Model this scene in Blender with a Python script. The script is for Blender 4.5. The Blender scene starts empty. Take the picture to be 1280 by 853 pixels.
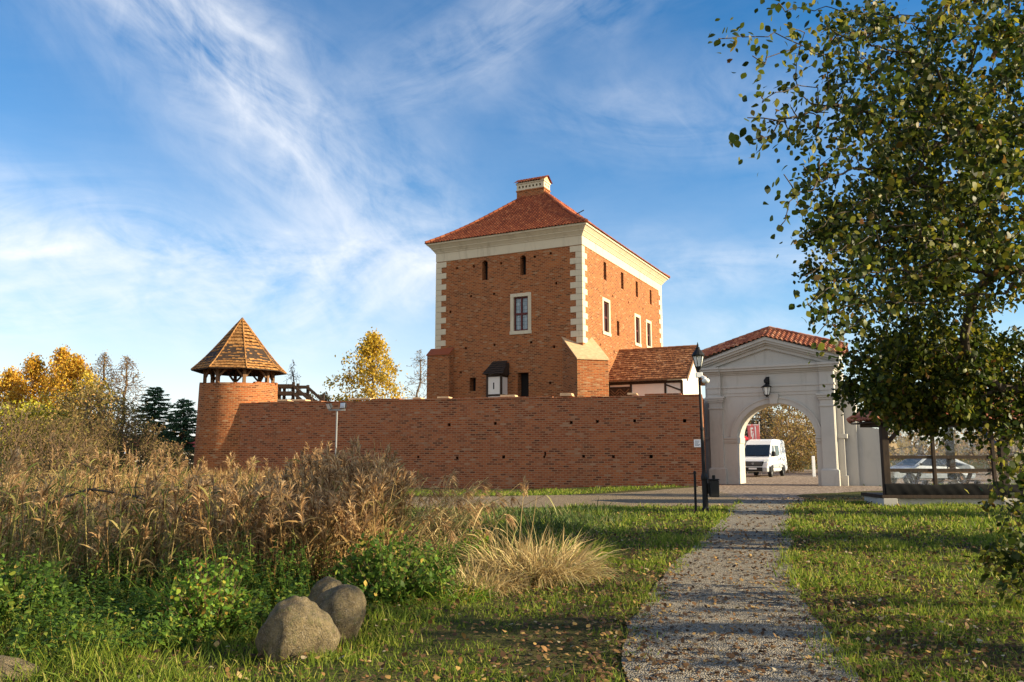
import bpy, bmesh, math, random
import numpy as np
from mathutils import Vector, Matrix

R = math.radians
rng = np.random.default_rng(7)
random.seed(7)
scene = bpy.context.scene
COL = scene.collection

# ------------------------------------------------------------------ camera, sky, sun, exposure
cam_d = bpy.data.cameras.new('camera')
cam = bpy.data.objects.new('camera', cam_d)
COL.objects.link(cam)
cam.location = (0, 0, 1.6)
cam.rotation_euler = (R(90 + 7.9), 0, 0)
cam_d.sensor_width = 36.0
cam_d.lens = 36.0 * 1007 / 1280
cam_d.clip_start = 0.05
cam_d.clip_end = 5000
scene.camera = cam

SUN_EL, SUN_AZ = R(20.0), R(101.5)          # azimuth clockwise from +Y
SUN = Vector((math.cos(SUN_EL) * math.sin(SUN_AZ), math.cos(SUN_EL) * math.cos(SUN_AZ), math.sin(SUN_EL)))
scene.view_settings.view_transform = 'Standard'
scene.view_settings.look = 'None'
scene.view_settings.exposure = 1.15
scene.view_settings.gamma = 1.0

sl = bpy.data.lights.new('sun', 'SUN')
sl.energy = 5.0
sl.angle = R(0.5)
sl.color = (1.0, 0.835, 0.55)
so = bpy.data.objects.new('sun', sl)
COL.objects.link(so)
so.location = (40, -10, 40)
so.rotation_euler = (-SUN).to_track_quat('-Z', 'Y').to_euler()

world = bpy.data.worlds.new('World')
scene.world = world
world.use_nodes = True


class NT:
    """small expression helper over a node tree"""
    def __init__(s, tree):
        s.t = tree; s.n = tree.nodes; s.l = tree.links
    def node(s, typ, **kw):
        n = s.n.new(typ)
        for k, v in kw.items():
            setattr(n, k, v)
        return n
    def put(s, sock, v):
        if v is None: return
        if hasattr(v, 'is_output') or hasattr(v, 'links'):
            s.l.new(v, sock)
        else:
            sock.default_value = v
    def m(s, op, a, b=None, c=None, clamp=False):
        n = s.node('ShaderNodeMath', operation=op, use_clamp=clamp)
        s.put(n.inputs[0], a); s.put(n.inputs[1], b); s.put(n.inputs[2], c)
        return n.outputs[0]
    def mix(s, f, a, b, blend='MIX'):
        n = s.node('ShaderNodeMix', data_type='RGBA', blend_type=blend)
        s.put(n.inputs[0], f); s.put(n.inputs[6], a); s.put(n.inputs[7], b)
        return n.outputs[2]
    def ramp(s, f, stops, interp='LINEAR'):
        n = s.node('ShaderNodeValToRGB')
        cr = n.color_ramp
        cr.interpolation = interp
        while len(cr.elements) < len(stops): cr.elements.new(0.5)
        for e, (p, c) in zip(cr.elements, stops):
            e.position = p; e.color = (*c, 1) if len(c) == 3 else c
        s.put(n.inputs[0], f)
        return n.outputs[0]
    def noise(s, vec, scale, detail=4, rough=0.55, dist=0.0):
        n = s.node('ShaderNodeTexNoise')
        if vec is not None: s.l.new(vec, n.inputs['Vector'])
        n.inputs['Scale'].default_value = scale
        n.inputs['Detail'].default_value = detail
        n.inputs['Roughness'].default_value = rough
        n.inputs['Distortion'].default_value = dist
        return n.outputs[0]
    def mapping(s, vec, scale=(1, 1, 1), rot=(0, 0, 0), loc=(0, 0, 0)):
        n = s.node('ShaderNodeMapping')
        s.l.new(vec, n.inputs[0])
        n.inputs['Location'].default_value = loc
        n.inputs['Rotation'].default_value = rot
        n.inputs['Scale'].default_value = scale
        return n.outputs[0]


def build_world():
    w = NT(world.node_tree)
    w.n.clear()
    out = w.node('ShaderNodeOutputWorld')
    bg = w.node('ShaderNodeBackground')
    w.l.new(bg.outputs[0], out.inputs[0])
    bg.inputs[1].default_value = 0.125
    sky = w.node('ShaderNodeTexSky', sky_type='NISHITA')
    sky.sun_disc = False
    sky.sun_elevation = SUN_EL
    sky.sun_rotation = SUN_AZ
    sky.altitude = 100
    sky.air_density = 1.0
    sky.dust_density = 0.4
    sky.ozone_density = 2.6
    tc = w.node('ShaderNodeTexCoord')
    sep = w.node('ShaderNodeSeparateXYZ')
    w.l.new(tc.outputs['Generated'], sep.inputs[0])
    X, Y, Z = sep.outputs
    az = w.m('ARCTAN2', X, Y)
    el = w.m('ARCSINE', Z)
    comb = w.node('ShaderNodeCombineXYZ')
    w.l.new(az, comb.inputs[0]); w.l.new(el, comb.inputs[1])
    P = comb.outputs[0]
    wob = w.noise(P, 3.0, 3)

    def band(ax, ay, bx, by, width, soft_len):
        dx, dy = bx - ax, by - ay
        L = math.hypot(dx, dy); dx /= L; dy /= L
        nx, ny = -dy, dx
        d = w.m('ADD', w.m('MULTIPLY', w.m('SUBTRACT', az, ax), nx), w.m('MULTIPLY', w.m('SUBTRACT', el, ay), ny))
        d = w.m('ADD', d, w.m('MULTIPLY', w.m('SUBTRACT', wob, 0.5), 0.20))
        g = w.m('EXPONENT', w.m('MULTIPLY', w.m('MULTIPLY', d, d), -1 / (width * width)))
        t = w.m('ADD', w.m('MULTIPLY', w.m('SUBTRACT', az, (ax + bx) / 2), dx), w.m('MULTIPLY', w.m('SUBTRACT', el, (ay + by) / 2), dy))
        gl = w.m('EXPONENT', w.m('MULTIPLY', w.m('MULTIPLY', t, t), -1 / (soft_len * soft_len)))
        ang = math.atan2(dy, dx)
        st = w.noise(w.mapping(w.mapping(P, rot=(0, 0, -ang)), scale=(3.6, 9.5, 1)), 1.0, 7, 0.60, 1.1)
        fine = w.noise(w.mapping(w.mapping(P, rot=(0, 0, -ang + .5)), scale=(16, 26, 1)), 1.0, 5, 0.6, 0.9)
        st = w.m('ADD', w.m('MULTIPLY', st, 0.75), w.m('MULTIPLY', fine, 0.25))
        st = w.m('MULTIPLY', w.m('SUBTRACT', st, 0.37), 3.8, clamp=True)
        return w.m('MULTIPLY', w.m('MULTIPLY', g, gl), st)

    parts = [(band(-.55, .56, -.14, .28, .075, .33), .66),     # long diagonal streak, upper left
             (band(.22, .60, -.18, .44, .06, .30), .34),       # faint streak from the top centre
             (band(-.85, .25, -.08, .24, .050, .55), .62),     # bright sheet low on the left
             (band(-.80, .16, .0, .20, .045, .50), .40),
             (band(.10, .42, .40, .37, .055, .26), .24),
             (band(.16, .20, .45, .26, .040, .26), .38),
             (band(.14, .13, .50, .15, .035, .30), .30)]
    tot = None
    for o, k in parts:
        o = w.m('MULTIPLY', o, k)
        tot = o if tot is None else w.m('ADD', tot, o)
    # thin high veil everywhere, thicker low down and on the left
    veil = w.noise(w.mapping(P, scale=(2.2, 7, 1), rot=(0, 0, .35)), 1.0, 6, .6, .6)
    veil = w.m('MULTIPLY', w.m('SUBTRACT', veil, .40), 1.2, clamp=True)
    low = w.m('EXPONENT', w.m('MULTIPLY', w.m('MAXIMUM', el, 0.0), -5.6))
    lowl = w.m('MULTIPLY', low, w.m('ADD', 0.74, w.m('MULTIPLY', az, -0.40)), clamp=True)
    tot = w.m('ADD', tot, w.m('MULTIPLY', veil, 0.13))
    tot = w.m('ADD', tot, lowl, clamp=True)
    tot = w.m('MINIMUM', tot, 0.93)
    hs = w.node('ShaderNodeHueSaturation')
    w.l.new(w.m('MINIMUM', w.m('ADD', 1.25, w.m('MULTIPLY', el, 2.9)), 2.2), hs.inputs['Saturation'])
    hs.inputs['Value'].default_value = .68
    w.l.new(sky.outputs[0], hs.inputs['Color'])
    col = w.mix(tot, hs.outputs[0], (4.05, 4.1, 4.2, 1))
    # unseen bright cloud added behind the camera as fill light for shaded faces
    fill_cloud = w.noise(tc.outputs['Generated'], 2.2, 6, .6, .4)
    fill_cloud = w.m('MULTIPLY', w.m('SUBTRACT', fill_cloud, .33), 3.5, clamp=True)
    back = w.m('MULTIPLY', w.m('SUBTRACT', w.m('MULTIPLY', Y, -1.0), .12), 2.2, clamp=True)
    col = w.mix(w.m('MULTIPLY', fill_cloud, back), col, (4.3, 4.1, 3.85, 1))
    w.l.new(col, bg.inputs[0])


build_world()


# ------------------------------------------------------------------ helpers: objects
def tag(o, label=None, cat=None, group=None, kind=None):
    if label: o['label'] = label
    if cat: o['category'] = cat
    if group: o['group'] = group
    if kind: o['kind'] = kind
    return o


def thing(name, label, cat, loc=(0, 0, 0), rz=0.0, group=None):
    o = bpy.data.objects.new(name, None)
    COL.objects.link(o)
    o.empty_display_size = 0.3
    o.location = loc
    o.rotation_euler = (0, 0, rz)
    return tag(o, label, cat, group)


def copy_tree(o, parent=None):
    c = o.copy(); COL.objects.link(c); c.parent = parent
    for ch in list(o.children): copy_tree(ch, c)
    return c


def F_pixel(px, py, Y):
    """a point of the place at depth Y, measured on the survey photo (1280 wide)"""
    u = (px - 640) / 1007; v = (426.5 - py) / 1007
    p = R(7.9)
    d = Vector((u, math.cos(p) - v * math.sin(p), math.sin(p) + v * math.cos(p)))
    return Vector((0, 0, 1.6)) + d * (Y / d.y)


def link_mesh(name, me, mat, parent=None, loc=None):
    o = bpy.data.objects.new(name, me)
    COL.objects.link(o)
    for m in (mat if isinstance(mat, (list, tuple)) else [mat]):
        me.materials.append(m)
    if parent: o.parent = parent
    if loc is not None: o.location = loc
    return o


def box_uv(me):
    nl = len(me.loops)
    if nl == 0: return
    co = np.empty(len(me.vertices) * 3, np.float32); me.vertices.foreach_get('co', co); co = co.reshape(-1, 3)
    li = np.empty(nl, np.int32); me.loops.foreach_get('vertex_index', li)
    npoly = len(me.polygons)
    nn = np.empty(npoly * 3, np.float32); me.polygons.foreach_get('normal', nn); nn = np.abs(nn.reshape(-1, 3))
    tot = np.empty(npoly, np.int32); me.polygons.foreach_get('loop_total', tot)
    ax = np.repeat(np.argmax(nn, 1), tot)
    c = co[li]
    uv = np.where((ax == 0)[:, None], c[:, [1, 2]], np.where((ax == 1)[:, None], c[:, [0, 2]], c[:, [0, 1]]))
    lay = me.uv_layers.new(name='UVMap')
    lay.data.foreach_set('uv', uv.astype(np.float32).ravel())


class MB:
    def __init__(s):
        s.v = []; s.f = []; s.mi = []
    def add(s, vs, fs, mi=0):
        b = len(s.v)
        s.v += [tuple(v) for v in vs]
        s.f += [tuple(b + i for i in f) for f in fs]
        s.mi += [mi] * len(fs)
        return s
    def box(s, x0, x1, y0, y1, z0, z1, mi=0):
        vs = [(x0, y0, z0), (x1, y0, z0), (x1, y1, z0), (x0, y1, z0), (x0, y0, z1), (x1, y0, z1), (x1, y1, z1), (x0, y1, z1)]
        return s.hexa(vs, mi)
    def hexa(s, vs, mi=0):
        return s.add(vs, [(0, 3, 2, 1), (4, 5, 6, 7), (0, 1, 5, 4), (1, 2, 6, 5), (2, 3, 7, 6), (3, 0, 4, 7)], mi)
    def bar(s, p0, p1, w, h=None, up=(0, 0, 1), mi=0):
        """a squared timber from p0 to p1"""
        p0 = Vector(p0); p1 = Vector(p1); h = h or w
        d = (p1 - p0).normalized(); u = Vector(up)
        if abs(d.dot(u)) > .95: u = Vector((0, 1, 0))
        a = d.cross(u).normalized(); b = a.cross(d).normalized()
        vs = []
        for p in (p0, p1):
            for i, j in ((-1, -1), (1, -1), (1, 1), (-1, 1)):
                vs.append(p + a * (i * w / 2) + b * (j * h / 2))
        return s.add(vs, [(3, 2, 1, 0), (4, 5, 6, 7), (0, 1, 5, 4), (1, 2, 6, 5), (2, 3, 7, 6), (3, 0, 4, 7)], mi)
    def tube(s, pts, rad, n=8, mi=0, caps=True):
        pts = [Vector(p) for p in pts]
        if not isinstance(rad, (list, tuple)): rad = [rad] * len(pts)
        base = len(s.v); vs = []; fs = []
        for i, p in enumerate(pts):
            d = (pts[min(i + 1, len(pts) - 1)] - pts[max(i - 1, 0)]).normalized()
            u = Vector((0, 0, 1)) if abs(d.z) < .9 else Vector((1, 0, 0))
            a = d.cross(u).normalized(); b = d.cross(a).normalized()
            for k in range(n):
                t = 2 * math.pi * k / n
                vs.append(p + (a * math.cos(t) + b * math.sin(t)) * rad[i])
        for i in range(len(pts) - 1):
            for k in range(n):
                k2 = (k + 1) % n
                fs.append((i * n + k, i * n + k2, (i + 1) * n + k2, (i + 1) * n + k))
        if caps:
            fs.append(tuple(range(n - 1, -1, -1)))
            fs.append(tuple((len(pts) - 1) * n + k for k in range(n)))
        return s.add(vs, fs, mi)
    def lathe(s, prof, c=(0, 0, 0), n=24, a0=0.0, mi=0, caps=True):
        vs = []; fs = []
        for r, z in prof:
            for k in range(n):
                t = a0 + 2 * math.pi * k / n
                vs.append((c[0] + r * math.cos(t), c[1] + r * math.sin(t), c[2] + z))
        for i in range(len(prof) - 1):
            for k in range(n):
                k2 = (k + 1) % n
                fs.append((i * n + k, i * n + k2, (i + 1) * n + k2, (i + 1) * n + k))
        if caps:
            fs.append(tuple(range(n - 1, -1, -1)))
            fs.append(tuple((len(prof) - 1) * n + k for k in range(n)))
        return s.add(vs, fs, mi)
    def prism(s, poly, y0, y1, mi=0, axis='y'):
        """a 2-D outline (a, z) extruded along y (or x)"""
        n = len(poly)
        if axis == 'y':
            vs = [(a, y0, z) for a, z in poly] + [(a, y1, z) for a, z in poly]
        elif axis == 'x':
            vs = [(y0, a, z) for a, z in poly] + [(y1, a, z) for a, z in poly]
        else:
            vs = [(a, z, y0) for a, z in poly] + [(a, z, y1) for a, z in poly]
        fs = [tuple(range(n)), tuple(range(2 * n - 1, n - 1, -1))]
        fs += [(i, n + i, n + (i + 1) % n, (i + 1) % n) for i in range(n)]
        return s.add(vs, fs, mi)
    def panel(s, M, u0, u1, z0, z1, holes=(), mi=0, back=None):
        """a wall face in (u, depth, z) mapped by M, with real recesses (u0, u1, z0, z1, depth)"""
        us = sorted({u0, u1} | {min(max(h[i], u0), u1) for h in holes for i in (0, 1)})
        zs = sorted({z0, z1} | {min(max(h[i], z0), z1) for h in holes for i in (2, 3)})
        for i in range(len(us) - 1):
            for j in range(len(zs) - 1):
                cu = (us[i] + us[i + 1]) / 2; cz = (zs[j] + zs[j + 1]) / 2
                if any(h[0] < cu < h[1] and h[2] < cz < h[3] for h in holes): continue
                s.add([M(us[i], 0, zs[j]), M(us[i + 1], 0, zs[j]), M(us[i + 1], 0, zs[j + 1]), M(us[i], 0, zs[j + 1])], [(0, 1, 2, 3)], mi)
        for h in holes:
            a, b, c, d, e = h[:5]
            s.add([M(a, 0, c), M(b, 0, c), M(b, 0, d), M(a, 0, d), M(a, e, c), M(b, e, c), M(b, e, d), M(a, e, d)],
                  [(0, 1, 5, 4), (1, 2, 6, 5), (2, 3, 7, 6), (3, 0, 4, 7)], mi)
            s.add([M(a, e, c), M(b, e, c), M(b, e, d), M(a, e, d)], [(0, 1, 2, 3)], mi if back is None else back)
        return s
    def build(s, name, mat, parent=None, bevel=0, smooth=False, loc=None, seg=1, fix=True):
        me = bpy.data.meshes.new(name)
        me.from_pydata(s.v, [], s.f)
        me.polygons.foreach_set('material_index', s.mi)
        if bevel or fix:
            bm = bmesh.new(); bm.from_mesh(me)
            if bevel:
                bmesh.ops.recalc_face_normals(bm, faces=bm.faces)
                ed = [e for e in bm.edges if len(e.link_faces) == 2 and e.calc_face_angle(0) > .5]
                bmesh.ops.bevel(bm, geom=ed, offset=bevel, segments=seg, affect='EDGES', clamp_overlap=True)
            elif fix:
                bmesh.ops.recalc_face_normals(bm, faces=bm.faces)
            bm.to_mesh(me); bm.free()
        me.update()
        box_uv(me)
        if smooth:
            me.polygons.foreach_set('use_smooth', [True] * len(me.polygons))
        return link_mesh(name, me, mat, parent, loc)


def np_mesh(name, V, Q, mat, parent=None, loc=None, mi=None, smooth=False):
    me = bpy.data.meshes.new(name)
    V = np.ascontiguousarray(V, np.float32); Q = np.ascontiguousarray(Q, np.int32)
    me.vertices.add(len(V)); me.vertices.foreach_set('co', V.ravel())
    n, k = Q.shape
    me.loops.add(n * k); me.loops.foreach_set('vertex_index', Q.ravel())
    me.polygons.add(n); me.polygons.foreach_set('loop_start', np.arange(0, n * k, k, dtype=np.int32))
    if mi is not None: me.polygons.foreach_set('material_index', np.ascontiguousarray(mi, np.int32))
    if smooth: me.polygons.foreach_set('use_smooth', np.ones(n, bool))
    me.update(calc_edges=True)
    return link_mesh(name, me, mat, parent, loc)


def cat_vq(*vq):
    vs, qs, o = [], [], 0
    for V, Q in vq:
        vs.append(V); qs.append(Q + o); o += len(V)
    return np.concatenate(vs), np.concatenate(qs)


def unit(a):
    return a / np.maximum(np.linalg.norm(a, axis=-1, keepdims=True), 1e-9)


def rdir(n):
    return unit(rng.normal(size=(n, 3)))


LEAF = np.array([.12, .80, 1.0, .72, .08])
BLADE = np.array([1.0, .72, .06])
LANCE = np.array([.45, 1.0, .75, .05])


def ribbons(P, D, L, W, S=None, droop=0.0, prof=LEAF, curl=0.0):
    """flat curved leaves / blades: base P, direction D, length L, width W"""
    n = len(P); L = np.broadcast_to(L, (n,)); W = np.broadcast_to(W, (n,)); droop = np.broadcast_to(droop, (n,))
    k = len(prof)
    if S is None: S = rdir(n)
    S = unit(np.cross(D, S))
    N = unit(np.cross(S, D))
    t = np.linspace(0, 1, k)
    C = P[:, None] + D[:, None] * (L[:, None] * t)[..., None]
    C[..., 2] -= droop[:, None] * L[:, None] * t ** 2
    if np.any(curl):
        C += N[:, None] * (np.broadcast_to(curl, (n,))[:, None] * L[:, None] * np.sin(t * math.pi))[..., None]
    off = S[:, None] * (W[:, None] * prof[None] / 2)[..., None]
    V = np.stack([C - off, C + off], 2).reshape(-1, 3)
    base = (np.arange(n) * k * 2)[:, None] + (np.arange(k - 1) * 2)[None]
    Q = np.stack([base, base + 1, base + 3, base + 2], -1).reshape(-1, 4)
    return V, Q


def prisms(A, B, ra, rb, k=5):
    """tapered k-sided sticks from A to B"""
    n = len(A)
    D = unit(B - A)
    up = np.where(np.abs(D[:, 2:3]) > .9, np.array([[1., 0, 0]]), np.array([[0, 0, 1.]]))
    a = unit(np.cross(D, up)); b = np.cross(D, a)
    t = np.arange(k) * 2 * math.pi / k
    ring = a[:, None] * np.cos(t)[None, :, None] + b[:, None] * np.sin(t)[None, :, None]
    V = np.concatenate([A[:, None] + ring * ra[:, None, None], B[:, None] + ring * rb[:, None, None]], 1).reshape(-1, 3)
    o = (np.arange(n) * 2 * k)[:, None]
    i = np.arange(k)[None]; j = (np.arange(k) + 1)[None] % k
    Q = np.stack([o + i, o + j, o + k + j, o + k + i], -1).reshape(-1, 4)
    return V, Q


def ss(a, b, x):
    t = np.clip((x - a) / (b - a), 0, 1)
    return t * t * (3 - 2 * t)


# ------------------------------------------------------------------ materials
def new_mat(name):
    m = bpy.data.materials.new(name)
    m.use_nodes = True
    t = NT(m.node_tree)
    b = t.n.get('Principled BSDF')
    b.inputs['Roughness'].default_value = 0.8
    b.inputs['Specular IOR Level'].default_value = 0.3
    return m, t, b


def bump(t, b, h, strength=0.3, dist=0.02):
    n = t.node('ShaderNodeBump')
    n.inputs['Strength'].default_value = strength
    n.inputs['Distance'].default_value = dist
    t.l.new(h, n.inputs['Height'])
    t.l.new(n.outputs[0], b.inputs['Normal'])


def mat_plain(name, c, rough=0.7, var=0.12, scale=4.0, metal=0.0, spec=0.3, bmp=0.0):
    m, t, b = new_mat(name)
    g = t.node('ShaderNodeTexCoord')
    n = t.noise(g.outputs['Object'], scale, 5)
    f = t.m('ADD', t.m('MULTIPLY', t.m('SUBTRACT', n, .5), var * 4), 1.0)
    col = t.mix(1.0, (*c, 1), None, 'MULTIPLY')
    mixn = col.node
    cc = t.node('ShaderNodeCombineColor')
    for i in range(3): t.l.new(f, cc.inputs[i])
    t.l.new(cc.outputs[0], mixn.inputs[7])
    t.l.new(col, b.inputs['Base Color'])
    b.inputs['Roughness'].default_value = rough
    b.inputs['Metallic'].default_value = metal
    b.inputs['Specular IOR Level'].default_value = spec
    if bmp: bump(t, b, t.noise(g.outputs['Object'], scale * 8, 4), bmp, .01)
    return m


def mat_brick(name, c1, c2, mortar, dark, pale=(0.36, 0.26, 0.19), patch=.35, bw=.30, bh=.108):
    m, t, b = new_mat(name)
    uv = t.node('ShaderNodeTexCoord')
    UV = uv.outputs['UV']; OB = uv.outputs['Object']
    # uneven courses
    wobble = t.noise(OB, 1.3, 2)
    sepn = t.node('ShaderNodeVectorMath', operation='ADD')
    cmb = t.node('ShaderNodeCombineXYZ')
    t.l.new(t.m('MULTIPLY', t.m('SUBTRACT', wobble, .5), .05), cmb.inputs[1])
    t.l.new(UV, sepn.inputs[0]); t.l.new(cmb.outputs[0], sepn.inputs[1])
    br = t.node('ShaderNodeTexBrick')
    t.l.new(sepn.outputs[0], br.inputs['Vector'])
    br.offset = .5
    br.inputs['Scale'].default_value = 1.0
    br.inputs['Brick Width'].default_value = bw
    br.inputs['Row Height'].default_value = bh
    br.inputs['Mortar Size'].default_value = .021
    br.inputs['Mortar Smooth'].default_value = .25
    br.inputs['Color1'].default_value = (0, 0, 0, 1)
    br.inputs['Color2'].default_value = (1, 1, 1, 1)
    br.inputs['Mortar'].default_value = (.5, .5, .5, 1)
    rnd = br.outputs['Color']; fac = br.outputs['Fac']
    cell = t.node('ShaderNodeRGBToBW'); t.l.new(rnd, cell.inputs[0])
    bc = t.ramp(cell.outputs[0], [(0.0, dark), (.15, tuple(x * .72 for x in c1)), (.34, c1), (.66, c2), (.90, c1), (1.0, pale)])
    n1 = t.noise(OB, .45, 6, .65)
    n2 = t.noise(OB, 5.0, 5, .6)
    bc = t.mix(t.m('MULTIPLY', t.m('SUBTRACT', n1, .42), patch * 4, clamp=True), bc, t.mix(.5, bc, (*dark, 1)))
    bc = t.mix(t.m('MULTIPLY', t.m('SUBTRACT', n2, .55), 2.5, clamp=True), bc, t.mix(.45, bc, (*pale, 1)))
    n4 = t.noise(t.mapping(OB, scale=(1.1, 1.1, .22)), 1.0, 6, .7, .4)
    bc = t.mix(t.m('MULTIPLY', t.m('SUBTRACT', n4, .53), 4.0, clamp=True), bc, t.mix(.62, bc, (.055, .038, .026, 1)))
    n5 = t.noise(t.mapping(OB, loc=(9, 4, 2)), .8, 6, .7)
    bc = t.mix(t.m('MULTIPLY', t.m('SUBTRACT', n5, .58), 3.0, clamp=True), bc, t.mix(.5, bc, (.42, .26, .17, 1)))
    mo = t.mix(n2, (*mortar, 1), tuple(x * .55 for x in mortar) + (1,))
    col = t.mix(fac, bc, mo)
    t.l.new(col, b.inputs['Base Color'])
    b.inputs['Roughness'].default_value = .9
    b.inputs['Specular IOR Level'].default_value = .15
    h = t.m('ADD', t.m('MULTIPLY', fac, -1.0), t.m('MULTIPLY', n2, .8))
    bump(t, b, h, .5, .012)
    return m


def mat_island(name, stops, rough=.7, noise=0.25, trans=0.0, spec=.25, scale=6.0, gain=1.0):
    """a colour of its own for every tile, shingle or leaf"""
    m, t, b = new_mat(name)
    g = t.node('ShaderNodeNewGeometry')
    stops = [(p, tuple(min(.85, x * gain) for x in c)) for p, c in stops]
    col = t.ramp(g.outputs['Random Per Island'], stops)
    tc = t.node('ShaderNodeTexCoord')
    if noise:
        n = t.noise(tc.outputs['Object'], scale, 4)
        col = t.mix(t.m('MULTIPLY', t.m('SUBTRACT', n, .45), noise * 6, clamp=True), col, t.mix(1.0, col, (.45, .42, .40, 1), 'MULTIPLY'))
    t.l.new(col, b.inputs['Base Color'])
    b.inputs['Roughness'].default_value = rough
    b.inputs['Specular IOR Level'].default_value = spec
    if trans:
        tr = t.node('ShaderNodeBsdfTranslucent')
        t.l.new(col, tr.inputs[0])
        mx = t.node('ShaderNodeMixShader')
        mx.inputs[0].default_value = trans
        t.l.new(b.outputs[0], mx.inputs[1]); t.l.new(tr.outputs[0], mx.inputs[2])
        t.l.new(mx.outputs[0], t.n.get('Material Output').inputs[0])
    return m


def mat_wood(name, c1, c2, scale=3.0, rough=.75):
    m, t, b = new_mat(name)
    tc = t.node('ShaderNodeTexCoord')
    n = t.noise(t.mapping(tc.outputs['Object'], scale=(scale * 4, scale * 4, scale * .7)), 1.0, 6, .6, .6)
    t.l.new(t.ramp(n, [(.3, c1), (.7, c2)]), b.inputs['Base Color'])
    b.inputs['Roughness'].default_value = rough
    bump(t, b, n, .3, .01)
    return m


def mat_glass_dark(name, c=(.02, .025, .03), rough=.05, spec=.8):
    m, t, b = new_mat(name)
    b.inputs['Base Color'].default_value = (*c, 1)
    b.inputs['Roughness'].default_value = rough
    b.inputs['Specular IOR Level'].default_value = spec
    return m


def mat_stained(name, c, dirt):
    m, t, b = new_mat(name)
    g = t.node('ShaderNodeTexCoord'); O = g.outputs['Object']
    a = t.noise(t.mapping(O, scale=(2.2, 2.2, .35)), 1.0, 7, .7, .5)
    d = t.noise(O, 1.1, 6, .65)
    f = t.noise(O, 14, 4, .6)
    col = t.mix(t.m('MULTIPLY', t.m('SUBTRACT', a, .54), 3.2, clamp=True), (*c, 1), (*dirt, 1))
    col = t.mix(t.m('MULTIPLY', t.m('SUBTRACT', d, .5), 1.6, clamp=True), col, tuple(x * .78 for x in c) + (1,))
    col = t.mix(t.m('MULTIPLY', t.m('SUBTRACT', f, .6), 2, clamp=True), col, tuple(x * .7 for x in c) + (1,))
    t.l.new(col, b.inputs['Base Color'])
    b.inputs['Roughness'].default_value = .9
    bump(t, b, t.m('ADD', d, t.m('MULTIPLY', f, .5)), .25, .012)
    return m


M = {}
M['brick'] = mat_brick('keep_brick', (.28, .074, .025), (.40, .122, .036), (.42, .225, .105), (.10, .034, .016), pale=(.38, .23, .13))
M['brick_wall'] = mat_brick('wall_brick', (.29, .078, .032), (.39, .125, .048), (.40, .22, .125), (.095, .034, .022), pale=(.36, .21, .13), patch=.25)
M['brick_pale'] = mat_plain('capping_brick', (.55, .36, .20), .85, .2, 5)
M['hole_shade'] = mat_plain('painted_hole_shade', (.012, .010, .009), .9, 0)  # near-black colour stands in for the shade deep inside holes and slits
M['stone'] = mat_stained('pale_stone', (.60, .52, .37), (.33, .27, .18))
M['gate_plaster'] = mat_stained('gate_plaster', (.46, .44, .40), (.27, .25, .215))
M['white_plaster'] = mat_plain('white_plaster', (.74, .68, .60), .85, .05, 3)
M['tile'] = mat_island('clay_tile', [(0, (.19, .048, .02)), (.4, (.25, .062, .024)), (.8, (.31, .085, .032)), (1, (.36, .12, .05))], .75, .12)
M['tile_gate'] = mat_island('gate_tile', [(0, (.22, .07, .04)), (.4, (.36, .11, .055)), (.8, (.46, .18, .09)), (1, (.52, .26, .15))], .6, .3)
M['shingle'] = mat_island('wood_shingle', [(0, (.25, .115, .035)), (.3, (.31, .145, .045)), (.7, (.37, .18, .058)), (1, (.43, .225, .08))], .85, .07, scale=3)
M['shingle_red'] = mat_island('brown_shingle', [(0, (.24, .10, .045)), (.4, (.33, .145, .065)), (.8, (.42, .20, .09)), (1, (.50, .27, .14))], .8, .2, scale=3)
M['timber'] = mat_wood('dark_timber', (.022, .014, .010), (.06, .036, .022))
M['timber_mid'] = mat_wood('weathered_timber', (.10, .055, .028), (.24, .13, .065))
M['window_red'] = mat_plain('window_paint', (.09, .014, .012), .5, .1)
M['lead_glass'] = None
M['glass_dark'] = mat_glass_dark('dark_glass')
M['iron'] = mat_plain('black_iron', (.008, .008, .009), .6, .1, 10, spec=.3)
M['grey_metal'] = mat_plain('grey_metal', (.45, .46, .47), .45, .05, 4, metal=.3)
M['lamp_glass'] = mat_plain('frosted_glass', (.75, .76, .72), .25, .03, 4, spec=.5)
M['white'] = mat_plain('white_paint', (.80, .81, .82), .35, .03, 2, spec=.5)
M['van_white'] = mat_plain('van_white', (.82, .82, .82), .25, .02, 1, spec=.6)
M['black_plastic'] = mat_plain('black_plastic', (.015, .015, .016), .5, .05, 6)
M['rubber'] = mat_plain('tyre_rubber', (.02, .02, .02), .8, .1, 6)
M['rim'] = mat_plain('wheel_rim', (.35, .35, .36), .4, .05, 3, metal=.6)
M['headlight'] = mat_glass_dark('headlight', (.55, .58, .60), .08)
M['banner_red'] = mat_plain('faded_banner', (.60, .16, .17), .7, .1, 4)
M['red'] = mat_plain('red_cloth', (.55, .03, .04), .7, .08, 4)
M['blue'] = mat_plain('blue_paint', (.03, .06, .16), .5, .08, 4)
M['car_paint'] = mat_plain('silver_blue_paint', (.42, .47, .53), .3, .03, 2, spec=.6)


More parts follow.
